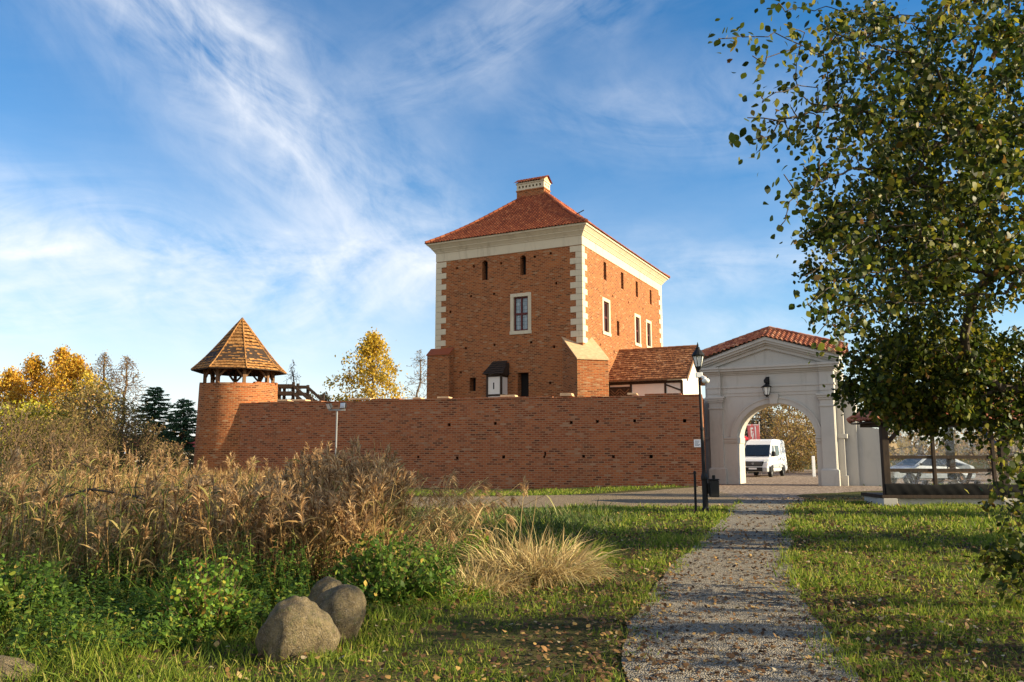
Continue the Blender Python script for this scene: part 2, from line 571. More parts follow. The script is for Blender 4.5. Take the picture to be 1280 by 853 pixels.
def mat_lead_glass():
    m, t, b = new_mat('leaded_glass')
    uv = t.node('ShaderNodeTexCoord')
    br = t.node('ShaderNodeTexBrick')
    t.l.new(uv.outputs['UV'], br.inputs['Vector'])
    br.offset = 0
    br.inputs['Scale'].default_value = 1
    br.inputs['Brick Width'].default_value = .19
    br.inputs['Row Height'].default_value = .27
    br.inputs['Mortar Size'].default_value = .012
    br.inputs['Color1'].default_value = (.10, .16, .20, 1)
    br.inputs['Color2'].default_value = (.22, .30, .33, 1)
    br.inputs['Mortar'].default_value = (.02, .02, .02, 1)
    t.l.new(br.outputs[0], b.inputs['Base Color'])
    b.inputs['Roughness'].default_value = .12
    b.inputs['Specular IOR Level'].default_value = .8
    return m


M['lead_glass'] = mat_lead_glass()


def mat_boulder():
    m, t, b = new_mat('granite_boulder')
    tc = t.node('ShaderNodeTexCoord')
    O = tc.outputs['Object']
    big = t.noise(O, 4.5, 6, .65, .4)
    med = t.noise(O, 15, 6, .7)
    fine = t.noise(O, 90, 3, .75)
    vor = t.node('ShaderNodeTexVoronoi'); t.l.new(O, vor.inputs['Vector']); vor.inputs['Scale'].default_value = 110
    bw = t.node('ShaderNodeRGBToBW'); t.l.new(vor.outputs['Color'], bw.inputs[0])
    c = t.ramp(big, [(.32, (.065, .046, .026)), (.47, (.15, .115, .062)), (.58, (.22, .17, .092)), (.70, (.10, .072, .042))])
    c = t.mix(t.m('MULTIPLY', t.m('SUBTRACT', med, .52), 5, clamp=True), c, (.10, .10, .035, 1))
    c = t.mix(t.m('MULTIPLY', t.m('SUBTRACT', .40, med), 6, clamp=True), c, (.27, .245, .19, 1))
    c = t.mix(t.m('MULTIPLY', t.m('SUBTRACT', bw.outputs[0], .62), 2.5, clamp=True), c, (.05, .043, .035, 1))
    c = t.mix(t.m('MULTIPLY', t.m('SUBTRACT', .30, bw.outputs[0]), 2.0, clamp=True), c, (.30, .26, .21, 1))
    t.l.new(c, b.inputs['Base Color'])
    b.inputs['Roughness'].default_value = .9
    bump(t, b, t.m('ADD', t.m('MULTIPLY', med, 1.0), t.m('MULTIPLY', fine, .35)), .9, .05)
    return m


M['boulder'] = mat_boulder()


def mat_bark(name, c1, c2):
    m, t, b = new_mat(name)
    tc = t.node('ShaderNodeTexCoord')
    n = t.noise(t.mapping(tc.outputs['Object'], scale=(9, 9, 2)), 1, 6, .65, .5)
    t.l.new(t.ramp(n, [(.3, c1), (.7, c2)]), b.inputs['Base Color'])
    b.inputs['Roughness'].default_value = .9
    bump(t, b, n, .6, .03)
    return m


M['bark'] = mat_bark('dark_bark', (.035, .026, .018), (.11, .085, .06))
M['bark_grey'] = mat_bark('grey_bark', (.10, .08, .065), (.24, .20, .17))
M['bark_twig'] = mat_bark('brown_twigs', (.07, .045, .026), (.19, .125, .07))


def mat_ground():
    m, t, b = new_mat('ground_soil')
    g = t.node('ShaderNodeNewGeometry')
    Pn = g.outputs['Position']
    a = t.noise(Pn, .35, 6, .6)
    c_ = t.noise(Pn, 3.0, 5, .65)
    d = t.noise(Pn, 22, 4, .7)
    grass = t.ramp(c_, [(.3, (.028, .045, .010)), (.5, (.055, .080, .016)), (.7, (.09, .10, .026))])
    soil = t.ramp(d, [(.3, (.035, .024, .013)), (.7, (.13, .09, .05))])
    f = t.m('ADD', t.m('MULTIPLY', t.m('SUBTRACT', a, .42), 2.2), t.m('MULTIPLY', t.m('SUBTRACT', d, .36), 2.4), clamp=True)
    t.l.new(t.mix(f, grass, soil), b.inputs['Base Color'])
    b.inputs['Roughness'].default_value = 1
    b.inputs['Specular IOR Level'].default_value = .05
    bump(t, b, t.m('ADD', d, c_), .8, .05)
    return m


def mat_gravel(name, stops, cell=38, dirt=(.10, .075, .045), dirt_amt=.5):
    m, t, b = new_mat(name)
    g = t.node('ShaderNodeNewGeometry')
    Pn = g.outputs['Position']
    v = t.node('ShaderNodeTexVoronoi'); v.feature = 'F1'
    t.l.new(Pn, v.inputs['Vector']); v.inputs['Scale'].default_value = cell
    bw = t.node('ShaderNodeRGBToBW'); t.l.new(v.outputs['Color'], bw.inputs[0])
    c = t.ramp(bw.outputs[0], stops)
    c = t.mix(t.m('MULTIPLY', t.m('SUBTRACT', v.outputs['Distance'], .32), 3.0, clamp=True), c, tuple(x * .6 for x in dirt) + (1,))
    n = t.noise(Pn, 1.1, 6, .65)
    n3 = t.noise(Pn, 7, 5, .65)
    c = t.mix(t.m('MULTIPLY', t.m('SUBTRACT', t.m('ADD', t.m('MULTIPLY', n, .6), t.m('MULTIPLY', n3, .4)), .5), dirt_amt * 8, clamp=True), c, (*dirt, 1))
    t.l.new(c, b.inputs['Base Color'])
    b.inputs['Roughness'].default_value = .95
    b.inputs['Specular IOR Level'].default_value = .1
    h = t.m('ADD', t.m('MULTIPLY', v.outputs['Distance'], -1), t.m('MULTIPLY', n3, .6))
    bump(t, b, h, .9, .03)
    return m


M['ground'] = mat_ground()
M['path'] = mat_gravel('path_gravel', [(0, (.27, .245, .20)), (.5, (.39, .355, .295)), (1, (.52, .48, .42))], 60, (.25, .205, .145), .3)
M['track'] = mat_gravel('track_sand', [(0, (.22, .17, .11)), (.5, (.33, .26, .18)), (1, (.43, .36, .26))], 26, (.23, .165, .10), .5)
M['court'] = mat_gravel('court_cobbles', [(0, (.20, .155, .12)), (.5, (.34, .27, .21)), (1, (.48, .40, .33))], 9, (.28, .205, .15), .4)

G_STOPS = [(0, (.05, .08, .010)), (.35, (.10, .15, .016)), (.75, (.17, .21, .022)), (.92, (.25, .25, .04)), (1, (.36, .29, .10))]
M['grass'] = mat_island('grass_blade', G_STOPS, .6, 0, .5, gain=1.45)
M['rough_grass'] = mat_island('rough_grass_blade', [(0, (.025, .045, .012)), (.4, (.05, .085, .018)), (.8, (.085, .12, .03)), (1, (.22, .18, .08))], .6, 0, .3, gain=1.4)
M['herb'] = mat_island('nettle_leaf', [(0, (.028, .055, .008)), (.4, (.05, .10, .012)), (.8, (.09, .155, .02)), (.95, (.18, .20, .03)), (1, (.32, .22, .05))], .6, 0, .4, gain=1.5)
M['bright_herb'] = mat_island('bright_leaf', [(0, (.06, .13, .015)), (.5, (.11, .20, .022)), (.85, (.20, .24, .03)), (1, (.32, .16, .03))], .5, 0, .4, gain=1.5)
M['leaf_litter'] = mat_island('fallen_leaf', [(0, (.045, .024, .012)), (.4, (.12, .062, .026)), (.75, (.24, .125, .045)), (.93, (.40, .26, .08)), (1, (.42, .36, .25))], .7, 0, .15)
M['reed'] = mat_island('dry_reed', [(0, (.11, .058, .02)), (.3, (.25, .145, .05)), (.65, (.42, .27, .105)), (.9, (.54, .38, .17)), (1, (.18, .18, .04))], .65, 0, .4, gain=1.05)
M['reed_green'] = mat_island('green_reed', [(0, (.07, .09, .02)), (.4, (.13, .15, .035)), (.7, (.24, .19, .07)), (1, (.36, .25, .11))], .65, 0, .3, gain=1.5)
M['plume'] = mat_island('reed_plume', [(0, (.20, .11, .05)), (.5, (.40, .25, .12)), (1, (.56, .40, .22))], .8, 0, .45, gain=1.2)
M['straw'] = mat_island('straw', [(0, (.22, .15, .06)), (.4, (.40, .29, .13)), (.8, (.52, .41, .21)), (1, (.20, .24, .05))], .65, 0, .3, gain=1.2)
M['alder'] = mat_island('alder_leaf', [(0, (.018, .032, .005)), (.40, (.04, .062, .008)), (.68, (.10, .125, .014)), (.90, (.24, .22, .022)), (.96, (.12, .05, .015)), (1, (.34, .32, .04))], .5, 0, .42, spec=.3, gain=1.08)
M['birch_gold'] = mat_island('golden_leaf', [(0, (.34, .16, .02)), (.4, (.50, .27, .025)), (.8, (.62, .38, .04)), (1, (.42, .37, .05))], .6, 0, .4, gain=1.15)
M['yellow_leaf'] = mat_island('yellow_leaf', [(0, (.30, .19, .03)), (.4, (.50, .33, .03)), (.8, (.60, .43, .05)), (1, (.28, .26, .05))], .6, 0, .4, gain=1.2)
M['lime_leaf'] = mat_island('lime_leaf', [(0, (.28, .24, .02)), (.5, (.42, .36, .03)), (1, (.36, .38, .05))], .6, 0, .4, gain=1.2)
M['olive_leaf'] = mat_island('olive_leaf', [(0, (.10, .085, .025)), (.4, (.19, .15, .045)), (.8, (.27, .19, .06)), (1, (.36, .20, .08))], .65, 0, .35, gain=1.35)
M['tan_leaf'] = mat_island('tan_leaf', [(0, (.15, .09, .04)), (.5, (.27, .17, .075)), (1, (.34, .26, .10))], .65, 0, .35, gain=1.3)
M['scrub_leaf'] = mat_island('scrub_leaf', [(0, (.06, .05, .015)), (.4, (.13, .105, .03)), (.7, (.20, .16, .045)), (.9, (.24, .13, .05)), (1, (.30, .26, .06))], .65, 0, .35)
M['needle'] = mat_island('spruce_needle', [(0, (.012, .028, .014)), (.5, (.022, .048, .022)), (1, (.045, .075, .03))], .7, 0, .1, gain=2.4)
M['needle_grey'] = mat_island('grey_needle', [(0, (.03, .035, .03)), (.5, (.06, .065, .055)), (1, (.10, .10, .08))], .7, 0, .1)
# ------------------------------------------------------------------ the ground and its paths
def gz(x, y):
    x = np.asarray(x, float); y = np.asarray(y, float)
    dip = -1.0 * ss(-1.2, -6.5, x) * ss(8.6, 13.0, y) * (1 - ss(18.0, 22.5, y))
    strip = -.24 * ss(7.5, -1, x) * ss(30.5, 35.5, y)
    far = -.24 * ss(-7, -12, x) * ss(23, 28, y) * (1 - ss(30.5, 35.5, y))
    lump = (.05 * np.sin(x * 1.9 + y * .7) * np.sin(y * 1.3 - x * .6) + .04 * np.sin(x * 4.1 + 1) * np.sin(y * 3.3)) * ss(.2, -1.5, x) * (1 - ss(20, 22, y))
    return dip + strip + far + lump


def build_ground():
    xs = np.unique(np.concatenate([np.linspace(-600, -60, 14), np.linspace(-60, -18, 22), np.arange(-18, 20.01, .4), np.linspace(20, 60, 21), np.linspace(60, 600, 14)]))
    ys = np.unique(np.concatenate([np.linspace(-60, -4, 12), np.arange(-4, 46.01, .4), np.linspace(46, 100, 20), np.linspace(100, 1500, 20)]))
    X, Y = np.meshgrid(xs, ys)
    V = np.stack([X, Y, gz(X, Y)], -1).reshape(-1, 3)
    nx = len(xs); i, j = np.meshgrid(np.arange(nx - 1), np.arange(len(ys) - 1))
    a = (j * nx + i).ravel()
    Q = np.stack([a, a + 1, a + nx + 1, a + nx], -1)
    o = np_mesh('ground', V, Q, M['ground'], smooth=True)
    tag(o, 'grassy ground with bare soil around the brick wall and path', 'ground', kind='structure')


build_ground()

PATH_L = [(.45, -4), (.55, 3), (.76, 5.95), (1.13, 7.9), (1.6, 9.7), (2.54, 12.5), (4.31, 17.7), (5.91, 22.5), (7.4, 27)]
PATH_R = [(1.9, -4), (2.1, 3), (2.42, 5.95), (2.76, 7.25), (3.21, 9.2), (3.9, 11.6), (4.95, 14.7), (7.66, 22.5), (9.6, 27.5)]
TRACK = [(-8, 22.6), (-3.4, 23.3), (0, 23.8), (3, 24.4), (5.5, 24.6), (7.6, 25.2), (9.2, 39.0), (7, 36.2), (3, 32.2), (0, 30.2), (-3, 29.6), (-8, 29.4)]
COURT = [(7.0, 25.6), (9.4, 25.9), (11.0, 31.5), (17.3, 36), (17.8, 39.6), (10, 43.4), (8.9, 39.1)]
va = R(29); GU = Vector((math.cos(va), -math.sin(va), 0)); GV = Vector((math.sin(va), math.cos(va), 0)); G0 = Vector((13.33, 41.0, 0))
ROAD = [tuple((G0 + GU * u + GV * v).xy) for u, v in [(-2.0, -.9), (2.0, -.9), (3.0, 3), (9, 6), (14, 40), (-8, 40), (-5, 5), (-3.0, 3)]]


def densify(p, step=.45):
    out = []
    n = len(p)
    for i in range(n):
        a = np.array(p[i]); b = np.array(p[(i + 1) % n])
        k = max(1, int(np.linalg.norm(b - a) / step))
        for j in range(k): out.append(a + (b - a) * j / k)
    return np.array(out)


def in_poly(x, y, poly):
    x = np.asarray(x); y = np.asarray(y); r = np.zeros(x.shape, bool)
    n = len(poly)
    for i in range(n):
        x1, y1 = poly[i]; x2, y2 = poly[(i + 1) % n]
        c = (y1 > y) != (y2 > y)
        xi = (x2 - x1) * (y - y1) / ((y2 - y1) if y2 != y1 else 1e-9) + x1
        r ^= c & (x < xi)
    return r


def sheet(name, poly, z, mat, label, cat, rag=.12, grow=0.0):
    d = densify(poly)
    t = np.arange(len(d))
    cen = d.mean(0)
    jit = rng.normal(0, rag * .4, d.shape) + rag * .6 * np.stack([np.sin(t * .7), np.cos(t * .9 + 1)], -1)
    d = d + jit
    bm = bmesh.new()
    vs = [bm.verts.new((p[0], p[1], 0)) for p in d]
    f = bm.faces.new(vs)
    bmesh.ops.triangulate(bm, faces=[f])
    for it in range(2):
        bmesh.ops.subdivide_edges(bm, edges=[e for e in bm.edges if e.calc_length() > 1.2], cuts=1)
        bmesh.ops.triangulate(bm, faces=[f for f in bm.faces if len(f.verts) > 3])
    for v in bm.verts: v.co.z = float(gz(v.co.x, v.co.y)) + z
    bmesh.ops.recalc_face_normals(bm, faces=bm.faces)
    me = bpy.data.meshes.new(name); bm.to_mesh(me); bm.free()
    o = link_mesh(name, me, mat)
    return tag(o, label, cat, kind='structure')


PATH = PATH_L + PATH_R[::-1]
sheet('forecourt', COURT, .008, M['court'], 'cobbled forecourt in shade before the white gate', 'forecourt')
sheet('track', TRACK, .014, M['track'], 'sandy track running along the foot of the brick wall', 'track')
sheet('path', PATH, .020, M['path'], 'gravel path leading up to the arched gate', 'path', rag=.045)
sheet('road', ROAD, .012, M['court'], 'sunlit cobbled road beyond the gate arch', 'road', rag=.05)


# ------------------------------------------------------------------ tiled and shingled slopes
def tiles(O, U, N, run, prof, uL, uR, cw, courses, kind='barrel', jit=.0, thick=.03, r=random):
    """tile rows on a slope: O eave origin, U along the eave, N horizontal inward; prof(d) height, uL/uR(d) limits"""
    O = Vector(O); U = Vector(U); N = Vector(N); up = Vector((0, 0, 1))
    V = []; Q = []
    for c in range(courses):
        d0 = run * c / courses; d1 = min(run, run * (c + 1.12) / courses)
        z0, z1 = prof(d0), prof(d1)
        slope = (N * (d1 - d0) + up * (z1 - z0)).normalized()
        nrm = U.cross(slope).normalized()
        if nrm.z < 0: nrm = -nrm
        a0, b0 = uL(d0), uR(d0); a1, b1 = uL(d1), uR(d1)
        lo = min(a0, a1); hi = max(b0, b1)
        off = (c % 2) * cw / 2 if kind == 'flat' else 0
        k0 = math.floor((lo - off) / cw) - 1; k1 = math.ceil((hi - off) / cw) + 1
        for k in range(k0, k1):
            u0 = k * cw + off; u1 = u0 + cw
            if kind == 'flat':
                g = cw * .04; u0 += g * r.random(); u1 -= g * r.random()
            e0, e1 = max(u0, a0), min(u1, b0); f0, f1 = max(u0, a1), min(u1, b1)
            if e1 - e0 < .01 and f1 - f0 < .01: continue
            e1 = max(e1, e0); f1 = max(f1, f0)
            if e1 <= e0: e0 = e1 = min(max(e0, a0), b0)
            if f1 <= f0: f0 = f1 = min(max(f0, a1), b1)
            P0 = O + N * d0 + up * z0; P1 = O + N * d1 + up * z1
            lift = thick * (1 + jit * r.uniform(-1, 1)); low = slope * (jit * .06 * r.uniform(-1, 1))
            b = len(V)
            if kind == 'barrel':
                for (P, x0, x1, lf) in ((P0, e0, e1, lift), (P1, f0, f1, 0.004)):
                    for q, h in ((0, 0), (.2, .75), (.45, 1), (.7, .45), (1, 0)):
                        V.append(P + U * (x0 + (x1 - x0) * q) + nrm * (lf + h * thick * 1.6))
                for q in range(4): Q.append((b + q, b + q + 1, b + 6 + q, b + 5 + q))
                for q in range(5): V.append(V[b + q] - nrm * (thick * .9))
                for q in range(4): Q.append((b + 10 + q, b + 11 + q, b + 1 + q, b + q))
            else:
                A = [P0 + U * e0 + low, P0 + U * e1 + low, P1 + U * f1, P1 + U * f0]
                for p, lf in zip(A, (lift, lift, .004, .004)): V.append(p + nrm * lf)
                for p in A[:2]: V.append(p - nrm * .002)
                Q.append((b, b + 1, b + 2, b + 3)); Q.append((b + 4, b + 5, b + 1, b))
                Q.append((b + 5, b + 4, b + 3, b + 2))
    return np.array([tuple(v) for v in V]), np.array(Q)


def ridge_caps(pts, rad=.11, step=.38, squash=.8):
    """half-round cap tiles along a polyline of points"""
    m = MB()
    pts = [Vector(p) for p in pts]
    for a, b in zip(pts[:-1], pts[1:]):
        L = (b - a).length; n = max(1, int(L / step)); d = (b - a) / n
        for i in range(n):
            p = a + d * i; q = p + d * 1.08
            m.tube([p, q], [rad * 1.12, rad * .92], 8)
    return m


# ------------------------------------------------------------------ the brick keep
KA = R(27)
KB = Vector((4.64, 52.3, 0))
KW, KD, KH = 11.37, 18.19, 15.95
KU = Vector((math.cos(KA), -math.sin(KA), 0)); KV = Vector((math.sin(KA), math.cos(KA), 0))
KO = KB - KU * KW            # front left corner; local x along the front, local y into depth


def window_set(parent, face, u0, u1, z0, z1, depth=.28, stone=.24, glass='lead_glass', cross=True):
    """stone surround set on the wall, casement and panes in the recess; face maps (u, d, z)"""
    m = MB()
    def bx(mb, a, b, c, d, e, f, mi=0):
        mb.hexa([face(a, c, e), face(b, c, e), face(b, d, e), face(a, d, e), face(a, c, f), face(b, c, f), face(b, d, f), face(a, d, f)], mi)
    s = stone
    bx(m, u0, u0 + s, -.035, depth, z0 + s, z1 - s); bx(m, u1 - s, u1, -.035, depth, z0 + s, z1 - s)
    bx(m, u0, u1, -.037, depth, z1 - s, z1); bx(m, u0 - .04, u1 + .04, -.07, depth, z0, z0 + s)
    w = m.build('window', M['stone'], parent, bevel=.012)
    c = MB(); f = .10
    a, b, lo, hi = u0 + s, u1 - s, z0 + s, z1 - s
    d0, d1 = depth - .16, depth - .06
    bx(c, a, a + f, d0, d1, lo, hi); bx(c, b - f, b, d0, d1, lo, hi)
    bx(c, a + f, b - f, d0, d1, lo, lo + f); bx(c, a + f, b - f, d0, d1, hi - f, hi)
    if cross:
        mu = (a + b) / 2; mz = lo + (hi - lo) * .50
        bx(c, mu - .06, mu + .06, d0 - .01, d1 - .002, lo + f, hi - f)
        bx(c, a + f, mu - .06, d0 - .006, d1 - .004, mz - .07, mz + .07); bx(c, mu + .06, b - f, d0 - .006, d1 - .004, mz - .07, mz + .07)
    c.build('casement', M['window_red'], w)
    p = MB()
    bx(p, a + .02, b - .02, d1 - .02, d1 + .01, lo + .02, hi - .02)
    p.build('pane', M[glass], w)


def build_keep():
    root = thing('brick_keep', 'tall square brick keep with red hipped roof and cream cornice', 'tower', KO, -KA)
    Ff = lambda u, d, z: (u, d, z)                       # front face
    Fr = lambda v, d, z: (KW - d, v, z)                  # right face, v from the front corner
    wl = MB()
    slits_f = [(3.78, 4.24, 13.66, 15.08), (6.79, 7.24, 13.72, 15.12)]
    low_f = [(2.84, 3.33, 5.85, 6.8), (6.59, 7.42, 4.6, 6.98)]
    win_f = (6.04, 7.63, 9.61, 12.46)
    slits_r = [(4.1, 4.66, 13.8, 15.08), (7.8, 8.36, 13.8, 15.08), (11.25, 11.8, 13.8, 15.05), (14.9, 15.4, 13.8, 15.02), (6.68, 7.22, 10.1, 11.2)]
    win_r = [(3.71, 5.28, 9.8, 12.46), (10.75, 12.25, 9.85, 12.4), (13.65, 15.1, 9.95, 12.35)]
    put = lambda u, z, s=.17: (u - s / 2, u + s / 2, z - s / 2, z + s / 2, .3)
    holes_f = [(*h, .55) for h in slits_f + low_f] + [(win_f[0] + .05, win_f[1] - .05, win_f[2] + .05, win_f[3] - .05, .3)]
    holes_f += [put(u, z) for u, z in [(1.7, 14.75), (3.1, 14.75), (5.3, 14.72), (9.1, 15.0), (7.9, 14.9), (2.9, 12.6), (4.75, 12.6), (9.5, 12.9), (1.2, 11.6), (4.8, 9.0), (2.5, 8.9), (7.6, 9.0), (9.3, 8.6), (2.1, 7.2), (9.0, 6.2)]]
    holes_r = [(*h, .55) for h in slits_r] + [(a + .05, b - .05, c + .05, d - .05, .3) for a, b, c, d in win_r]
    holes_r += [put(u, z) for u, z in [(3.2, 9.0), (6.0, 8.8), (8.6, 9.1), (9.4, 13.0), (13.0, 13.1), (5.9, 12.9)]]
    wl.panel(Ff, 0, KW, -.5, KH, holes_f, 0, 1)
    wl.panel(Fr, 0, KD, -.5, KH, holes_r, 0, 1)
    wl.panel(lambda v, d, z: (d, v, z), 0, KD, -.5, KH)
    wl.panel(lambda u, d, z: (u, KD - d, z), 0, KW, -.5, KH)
    # arched heads of the slits
    for a, b, c, d in slits_f:
        for s0, s1 in ((a, a + .13), (b, b - .13)):
            wl.prism([(s0, d), (s1, d), (s0, d - .16)], .004, .3)
    wl.build('wall', [M['brick'], M['hole_shade']], root, fix=False)
    # cornice: frieze and mouldings round all four sides
    cm = MB()
    def ring(o0, o1, z0, z1):
        # outline offset o outside the wall, tapering from o0 (below) to o1 (above), as a closed hollow ring
        A = [(-o0, -o0, z0), (KW + o0, -o0, z0), (KW + o0, KD + o0, z0), (-o0, KD + o0, z0)]
        B = [(-o1, -o1, z1), (KW + o1, -o1, z1), (KW + o1, KD + o1, z1), (-o1, KD + o1, z1)]
        cm.add(A + B, [(0, 1, 5, 4), (1, 2, 6, 5), (2, 3, 7, 6), (3, 0, 4, 7), (0, 3, 2, 1), (4, 5, 6, 7)])
    ring(.045, .045, 15.36, 16.0)
    ring(.10, .10, 16.0, 16.07); ring(.12, .26, 16.07, 16.26); ring(.29, .29, 16.26, 16.33); ring(.31, .50, 16.33, 16.55); ring(.55, .57, 16.55, 16.68)
    cm.build('cornice', M['stone'], root)
    # quoins, toothed
    h0 = 8.75; bh = .41
    for nm, xs, cx, sx in (('quoins', 0, 0, 1), ('quoins', KW, KW, -1)):
        q = MB(); n = int((15.34 - h0) / bh)
        for i in range(n):
            ln = .84 if i % 2 else .44; ls = .44 if i % 2 else .84
            z0 = h0 + i * bh + .006; z1 = z0 + bh - .012
            x0, x1 = (-.04, ln) if sx > 0 else (KW - ln, KW + .04)
            q.box(x0, x1, -.04, .02, z0, z1)
            xa, xb = (-.041, .02) if sx > 0 else (KW - .02, KW + .041)
            q.box(xa, xb, .021, ls, z0, z1)
        q.build('quoins', M['stone'], root, bevel=.008)
    q = MB()
    for i in range(int(15.3 / bh)):
        ls = .44 if i % 2 else .84
        q.box(KW - .02, KW + .041, KD - ls, KD + .04, .2 + i * bh, .2 + i * bh + bh - .012)
    q.build('quoins', M['stone'], root)
    # windows
    window_set(root, Ff, *win_f)
    for w in win_r: window_set(root, Fr, *w, glass='glass_dark')
    # buttresses: a straight one left, a diagonal one right
    b = MB()
    b.prism([(.0, -.5), (.0, 8.95), (-.55, 8.5), (-.55, -.5)], -.36, 1.5, axis='x')
    b.build('buttress', M['brick'], root)
    bc = MB(); bc.hexa([(-.40, -.62, 8.44), (1.54, -.62, 8.44), (1.54, .0, 8.95), (-.40, .0, 8.95), (-.40, -.62, 8.51), (1.54, -.62, 8.51), (1.54, 0, 9.02), (-.40, 0, 9.02)])
    bc.build('buttress_cap', M['tile'], root)
    d = Vector((1, -1, 0)).normalized(); s = Vector((1, 1, 0)).normalized(); c = Vector((KW - .1, .1, 0)) + s * .05
    hw, p = 1.08, 1.62
    P = lambda a, o, z: c + s * a + d * o + Vector((0, 0, z))
    b = MB(); 
    b.hexa([P(-hw, -1.2, -.5), P(hw, -1.2, -.5), P(hw, p, -.5), P(-hw, p, -.5), P(-hw, -1.2, 9.35), P(hw, -1.2, 9.35), P(hw, p, 7.5), P(-hw, p, 7.5)])
    b.build('buttress', M['brick'], root)
    k = MB()
    k.hexa([P(-hw - .04, -1.2, 9.36), P(hw + .04, -1.2, 9.36), P(hw + .04, p + .07, 7.46), P(-hw - .04, p + .07, 7.46), P(-hw - .04, -1.2, 9.44), P(hw + .04, -1.2, 9.44), P(hw + .04, p + .07, 7.54), P(-hw - .04, p + .07, 7.54)])
    k.build('buttress_cap', M['brick_pale'], root)
    # roof
    oh = .66; e = 16.66; run = KW / 2 + oh; rise = 5.05
    flare = lambda dd: (dd / run) * rise - .42 * math.sin(math.pi * min(1, dd / run)) * (1 - dd / run)
    rf = []
    x0, x1, y0, y1 = -oh, KW + oh, -oh, KD + oh
    rf.append(tiles((x0, y0, e), (1, 0, 0), (0, 1, 0), run, flare, lambda t: t, lambda t: (x1 - x0) - t, .23, 26, thick=.035, jit=.2))
    rf.append(tiles((x1, y0, e), (0, 1, 0), (-1, 0, 0), run, flare, lambda t: t, lambda t: (y1 - y0) - t, .23, 26, thick=.035, jit=.2))
    rf.append(tiles((x0, y1, e), (0, -1, 0), (1, 0, 0), run, flare, lambda t: t, lambda t: (y1 - y0) - t, .46, 16, thick=.035))
    rf.append(tiles((x1, y1, e), (-1, 0, 0), (0, -1, 0), run, flare, lambda t: t, lambda t: (x1 - x0) - t, .46, 16, thick=.035))
    V, Q = cat_vq(*rf)
    roof = np_mesh('roof', V, Q, M['tile'], root)
    hp = lambda sx, sy: [(x0 + sx * 0 + t if sx == 0 else x1 - t, y0 + t if sy == 0 else y1 - t, e + flare(t) + .06) for t in np.linspace(.05, run, 9)]
    for sx, sy in ((0, 0), (1, 0), (1, 1), (0, 1)):
        ridge_caps(hp(sx, sy), .12, .36).build('ridge_tiles', M['tile'], roof)
    mx = (x0 + x1) / 2
    ridge_caps([(mx, y0 + run, e + rise + .06), (mx, y1 - run, e + rise + .06)], .13, .36).build('ridge_tiles', M['tile'], roof)
    lr = MB(); lr.tube([(x1 - .9, y0 + .9, e + flare(.9)), (x1 - .9, y0 + .9, e + flare(.9) + .35)], .02, 6); lr.bar((x1 - 1.1, y0 + .9, e + flare(.9) + .35), (x1 - .5, y0 + .75, e + flare(.9) + .5), .05)
    lr.build('lightning_rod', M['iron'], roof)
    # chimney
    a0, a1, b0, b1 = 4.15, 6.45, 4.75, 5.85
    ch = MB(); z0, zt = 19.6, 22.07
    ch.box(a0, a1, b0, b1, z0, 21.44)
    # pierced band
    ch.box(a0 - .05, a1 + .05, b0 - .05, b1 + .05, 21.44, 21.54)
    chm = ch.build('chimney', M['brick'], roof)
    pb = MB()
    hol = [(a0 + .16 + i * .29, a0 + .31 + i * .29, 21.70, 21.88, .25) for i in range(7)]
    pb.panel(lambda u, dd, z: (u, b0 + dd, z), a0, a1, 21.54, 22.02, hol, 0, 1)
    hol = [(b0 + .2 + i * .3, b0 + .34 + i * .3, 21.70, 21.88, .25) for i in range(3)]
    pb.panel(lambda u, dd, z: (a1 - dd, u, z), b0, b1, 21.54, 22.02, hol, 0, 1)
    pb.panel(lambda u, dd, z: (a0, u, z), b0, b1, 21.54, 22.02); pb.panel(lambda u, dd, z: (u, b1, z), a0, a1, 21.54, 22.02)
    pb.box(a0 - .06, a1 + .06, b0 - .06, b1 + .06, 22.02, 22.12)
    pb.build('vent_band', [M['stone'], M['hole_shade']], roof, fix=False)
    V1 = tiles((a0 - .16, b0 - .18, 22.12), (1, 0, 0), (0, 1, 0), .73, lambda t: t * .62, lambda t: 0, lambda t: a1 - a0 + .32, .23, 3, thick=.03)
    V2 = tiles((a1 + .16, b1 + .18, 22.12), (-1, 0, 0), (0, -1, 0), .73, lambda t: t * .62, lambda t: 0, lambda t: a1 - a0 + .32, .23, 3, thick=.03)
    V, Q = cat_vq(V1, V2); np_mesh('chimney_cap', V, Q, M['tile'], roof)
    g = MB(); g.prism([(b0 - .06, 22.12), (b1 + .06, 22.12), ((b0 + b1) / 2, 22.50)], a0 - .02, a1 + .02, axis='x')
    g.build('chimney_gable', M['brick_pale'], roof)
    # timber oriel
    orl = MB(); u0, u1, z0, z1, p = 4.68, 5.86, 4.6, 6.85, .95
    orl.box(u0 + .05, u1 - .05, -p + .05, .0, z0, z1)
    oo = orl.build('oriel', M['white_plaster'], root)
    tf = MB(); t = .13
    for x in (u0, u1 - t):
        tf.box(x, x + t, -p, -p + t, z0 - .1, z1)
    for z in (5.38, z1 - .16, z0):
        tf.box(u0 + t, u1 - t, -p + .01, -p + t - .01, z, z + .13)
        for x in (u0 + .01, u1 - t + .01): tf.box(x, x + t - .02, -p + t, 0, z, z + .13)
    tf.build('timber_frame', M['timber'], oo)
    sl_ = MB(); sl_.box(5.19, 5.28, -p + .045, -p + .1, 5.85, 6.3); sl_.build('slit_shade', M['hole_shade'], oo)  # solid dark box, its colour gives the slit's inner shade
    V, Q = tiles((u0 - .22, -p - .22, 6.86), (1, 0, 0), (0, 1, 0), p + .22, lambda t: t * .85, lambda t: t * .22, lambda t: (u1 - u0 + .44) - t * .22, .2, 6, 'flat', .5, .03)
    np_mesh('oriel_roof', V, Q, M['timber'], oo)
